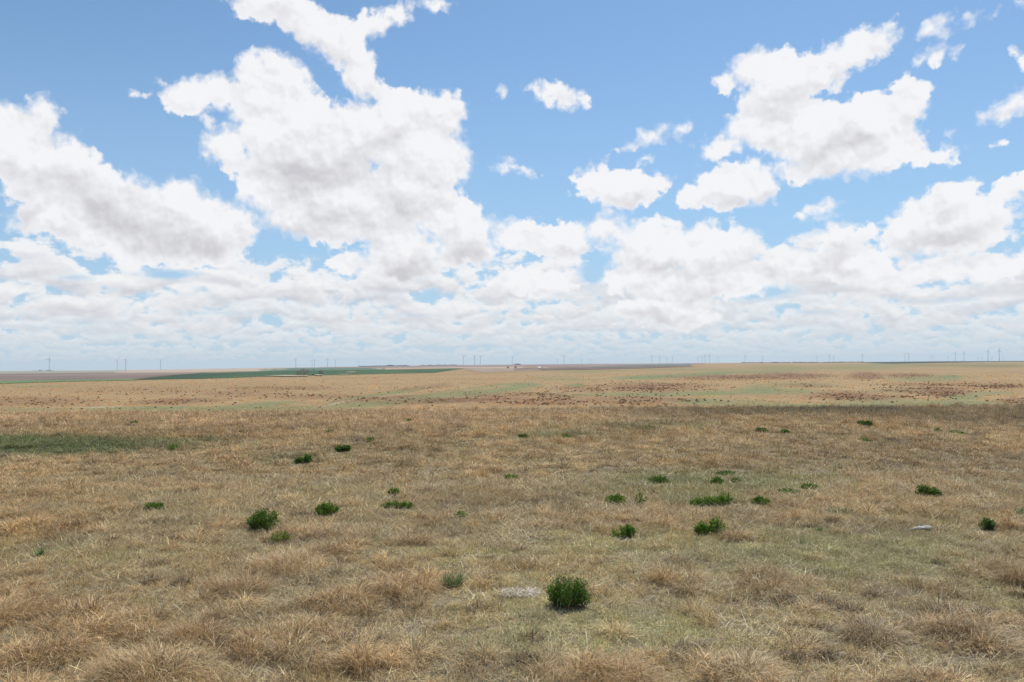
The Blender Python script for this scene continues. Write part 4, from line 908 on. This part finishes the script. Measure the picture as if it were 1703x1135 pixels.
# thin dark tree belts at the horizon: one mass each
def belt(x0, x1, hpx, n):
    xs_ = RNG.uniform(x0, x1, n); V = []; Fq = []
    for i, a in enumerate(xs_):
        D_ = 7600.0; v = pdir(a, 600); X_ = v[0] / v[1] * D_; z = float(terrain(X_, D_)); k = D_ / F; hh = hpx * k * RNG.uniform(.6, 1.1); r = 1.6 * k
        for _ in range(14):
            c = np.array([X_ + RNG.normal(0, r), D_ + RNG.normal(0, 12), z + RNG.uniform(0, hh)]); s1 = RNG.normal(0, 3, 3); s2 = RNG.normal(0, 3, 3); o = len(V); V += [c - s1, c + s2, c + s1, c - s2]; Fq.append((o, o + 1, o + 2, o + 3))
    tag(link('far_woodland', mesh_np('far_woodland', V, Fq, [M_dark])), kind='stuff')
belt(600, 640, .5, 40); belt(653, 680, .5, 26); belt(700, 760, .3, 30); belt(856, 866, .9, 14); belt(1236, 1436, .35, 120)
M_white = plain_mat('white_painted_metal', (.78, .78, .77), .5, .04); M_roof = plain_mat('grey_metal_roof', (.62, .63, .64), .45, .05)
M_doorm = plain_mat('dark_opening', (.10, .10, .11), .6)
def shed(px_, py_, wpx, hpx, label, rz=.1, group=None):
    p = hit(px_, py_); k = p[1] / F; w_ = wpx * k; h_ = hpx * k; d_ = w_ * .7
    root = empty('farm_building', p, rz); tag(root, label, 'farm building', group)
    a = MB(); a.box((0, 0, h_ * .3), (w_, d_, h_ * .6 + .0)); link('wall', a.mesh('wall', M_white), root)
    r = MB(); e = w_ * .54; y0 = d_ * .54; z0 = h_ * .6; r.add([(-e, -y0, z0), (e, -y0, z0), (e, y0, z0), (-e, y0, z0), (-e, 0, h_), (e, 0, h_)], [(0, 1, 5, 4), (2, 3, 4, 5), (0, 4, 3), (1, 2, 5), (3, 2, 1, 0)]); link('roof', r.mesh('roof', M_roof), root)
    dr = MB(); dr.box((w_ * .15, -d_ / 2 - .05, h_ * .2), (w_ * .22, .1, h_ * .4)); link('door', dr.mesh('door', M_doorm), root)
    return root
shed(897, 612.7, 4.2, 2.2, 'white farm building among the plowed fields right of centre', .3)
for q, a in enumerate((903.5, 906.5, 909.5, 912.5)): shed(a, 612.5, 1.6, .9, ordn(q) + ' small white shed from the left beside the white farm building', .2 * q, 'small white sheds beside the farm building')
shed(60, 617.3, 3.6, 1.2, 'long white building at the distant farmstead on the left skyline', 0); shed(55.5, 617.4, 1.6, 1.0, 'small white building left of the long one at the distant farmstead', 0)

# ------------------------------------------------------------------ a cumulus overhead (outside the view) that shades the right of the hill
M_cloud, nc_, bc_ = mat('cloud_white'); X.nt = nc_; bc_.inputs['Base Color'].default_value = (.9, .9, .92, 1); bc_.inputs['Roughness'].default_value = 1
trn = N(nc_, 'ShaderNodeBsdfTranslucent'); trn.inputs[0].default_value = (.9, .9, .92, 1); tp = N(nc_, 'ShaderNodeBsdfTransparent'); m1 = N(nc_, 'ShaderNodeMixShader'); m1.inputs[0].default_value = .5; m2 = N(nc_, 'ShaderNodeMixShader')
tco = N(nc_, 'ShaderNodeTexCoord'); dn = X(noise(tco.outputs['Object'], .03, 4, .6).outputs[0]); ds_ = sstep(dn, .3, .6, .12, .34)
nc_.links.new(bc_.outputs[0], m1.inputs[1]); nc_.links.new(trn.outputs[0], m1.inputs[2]); nc_.links.new(ds_.o, m2.inputs[0]); nc_.links.new(tp.outputs[0], m2.inputs[1]); nc_.links.new(m1.outputs[0], m2.inputs[2]); nc_.links.new(m2.outputs[0], nc_.nodes['Material Output'].inputs[0])
HC = 600.0; off = sd * (HC / sd.z)
def cloud(cx, cy, rx, ry, n, seed):
    rg = random.Random(seed); import bmesh
    bm_ = bmesh.new()
    for i in range(n):
        a = rg.random() * 2 * PI; q = math.sqrt(rg.random()); r = rg.uniform(.18, .34) * min(rx, ry) * (1.15 - .6 * q)
        M_ = Matrix.Translation((math.cos(a) * q * rx, math.sin(a) * q * ry, rg.uniform(0, 1) * r * .8)) @ Matrix.Diagonal((r * 1.25, r, r * .6, 1))
        bmesh.ops.create_icosphere(bm_, subdivisions=3, radius=1, matrix=M_)
    for v in bm_.verts:
        d_ = v.co; v.co += Vector((math.sin(d_.x * .21 + d_.y * .13), math.cos(d_.y * .23 + d_.z * .2), math.sin(d_.x * .17 + d_.z * .3))) * 2.2
    me = bpy.data.meshes.new('cloud'); bm_.to_mesh(me); bm_.free(); me.materials.append(M_cloud); me.polygons.foreach_set('use_smooth', [True] * len(me.polygons))
    tag(link('cloud', me, None, (cx + off.x, cy + off.y, HC)), kind='structure')
cloud(62, 92, 72, 52, 46, 5)
# ------------------------------------------------------------------ air
hz = MB(); zlo = float(GZ.min()) - 1; hz.box((0, 8200, (zlo + 115) / 2), (50000, 16600, 115 - zlo))
hm = bpy.data.materials.new('haze'); hm.use_nodes = True; hn = hm.node_tree; hn.nodes.remove(hn.nodes['Principled BSDF'])
pv = hn.nodes.new('ShaderNodeVolumePrincipled'); pv.inputs['Color'].default_value = (.78, .88, 1, 1); pv.inputs['Density'].default_value = 2.2e-5; pv.inputs['Anisotropy'].default_value = .2
hn.links.new(pv.outputs[0], hn.nodes['Material Output'].inputs['Volume'])
tag(link('haze', hz.mesh('haze', hm)), kind='stuff')
#@@END
S.view_settings.view_transform = 'Standard'; S.view_settings.look = 'None'; S.view_settings.exposure = 0; S.view_settings.gamma = 1
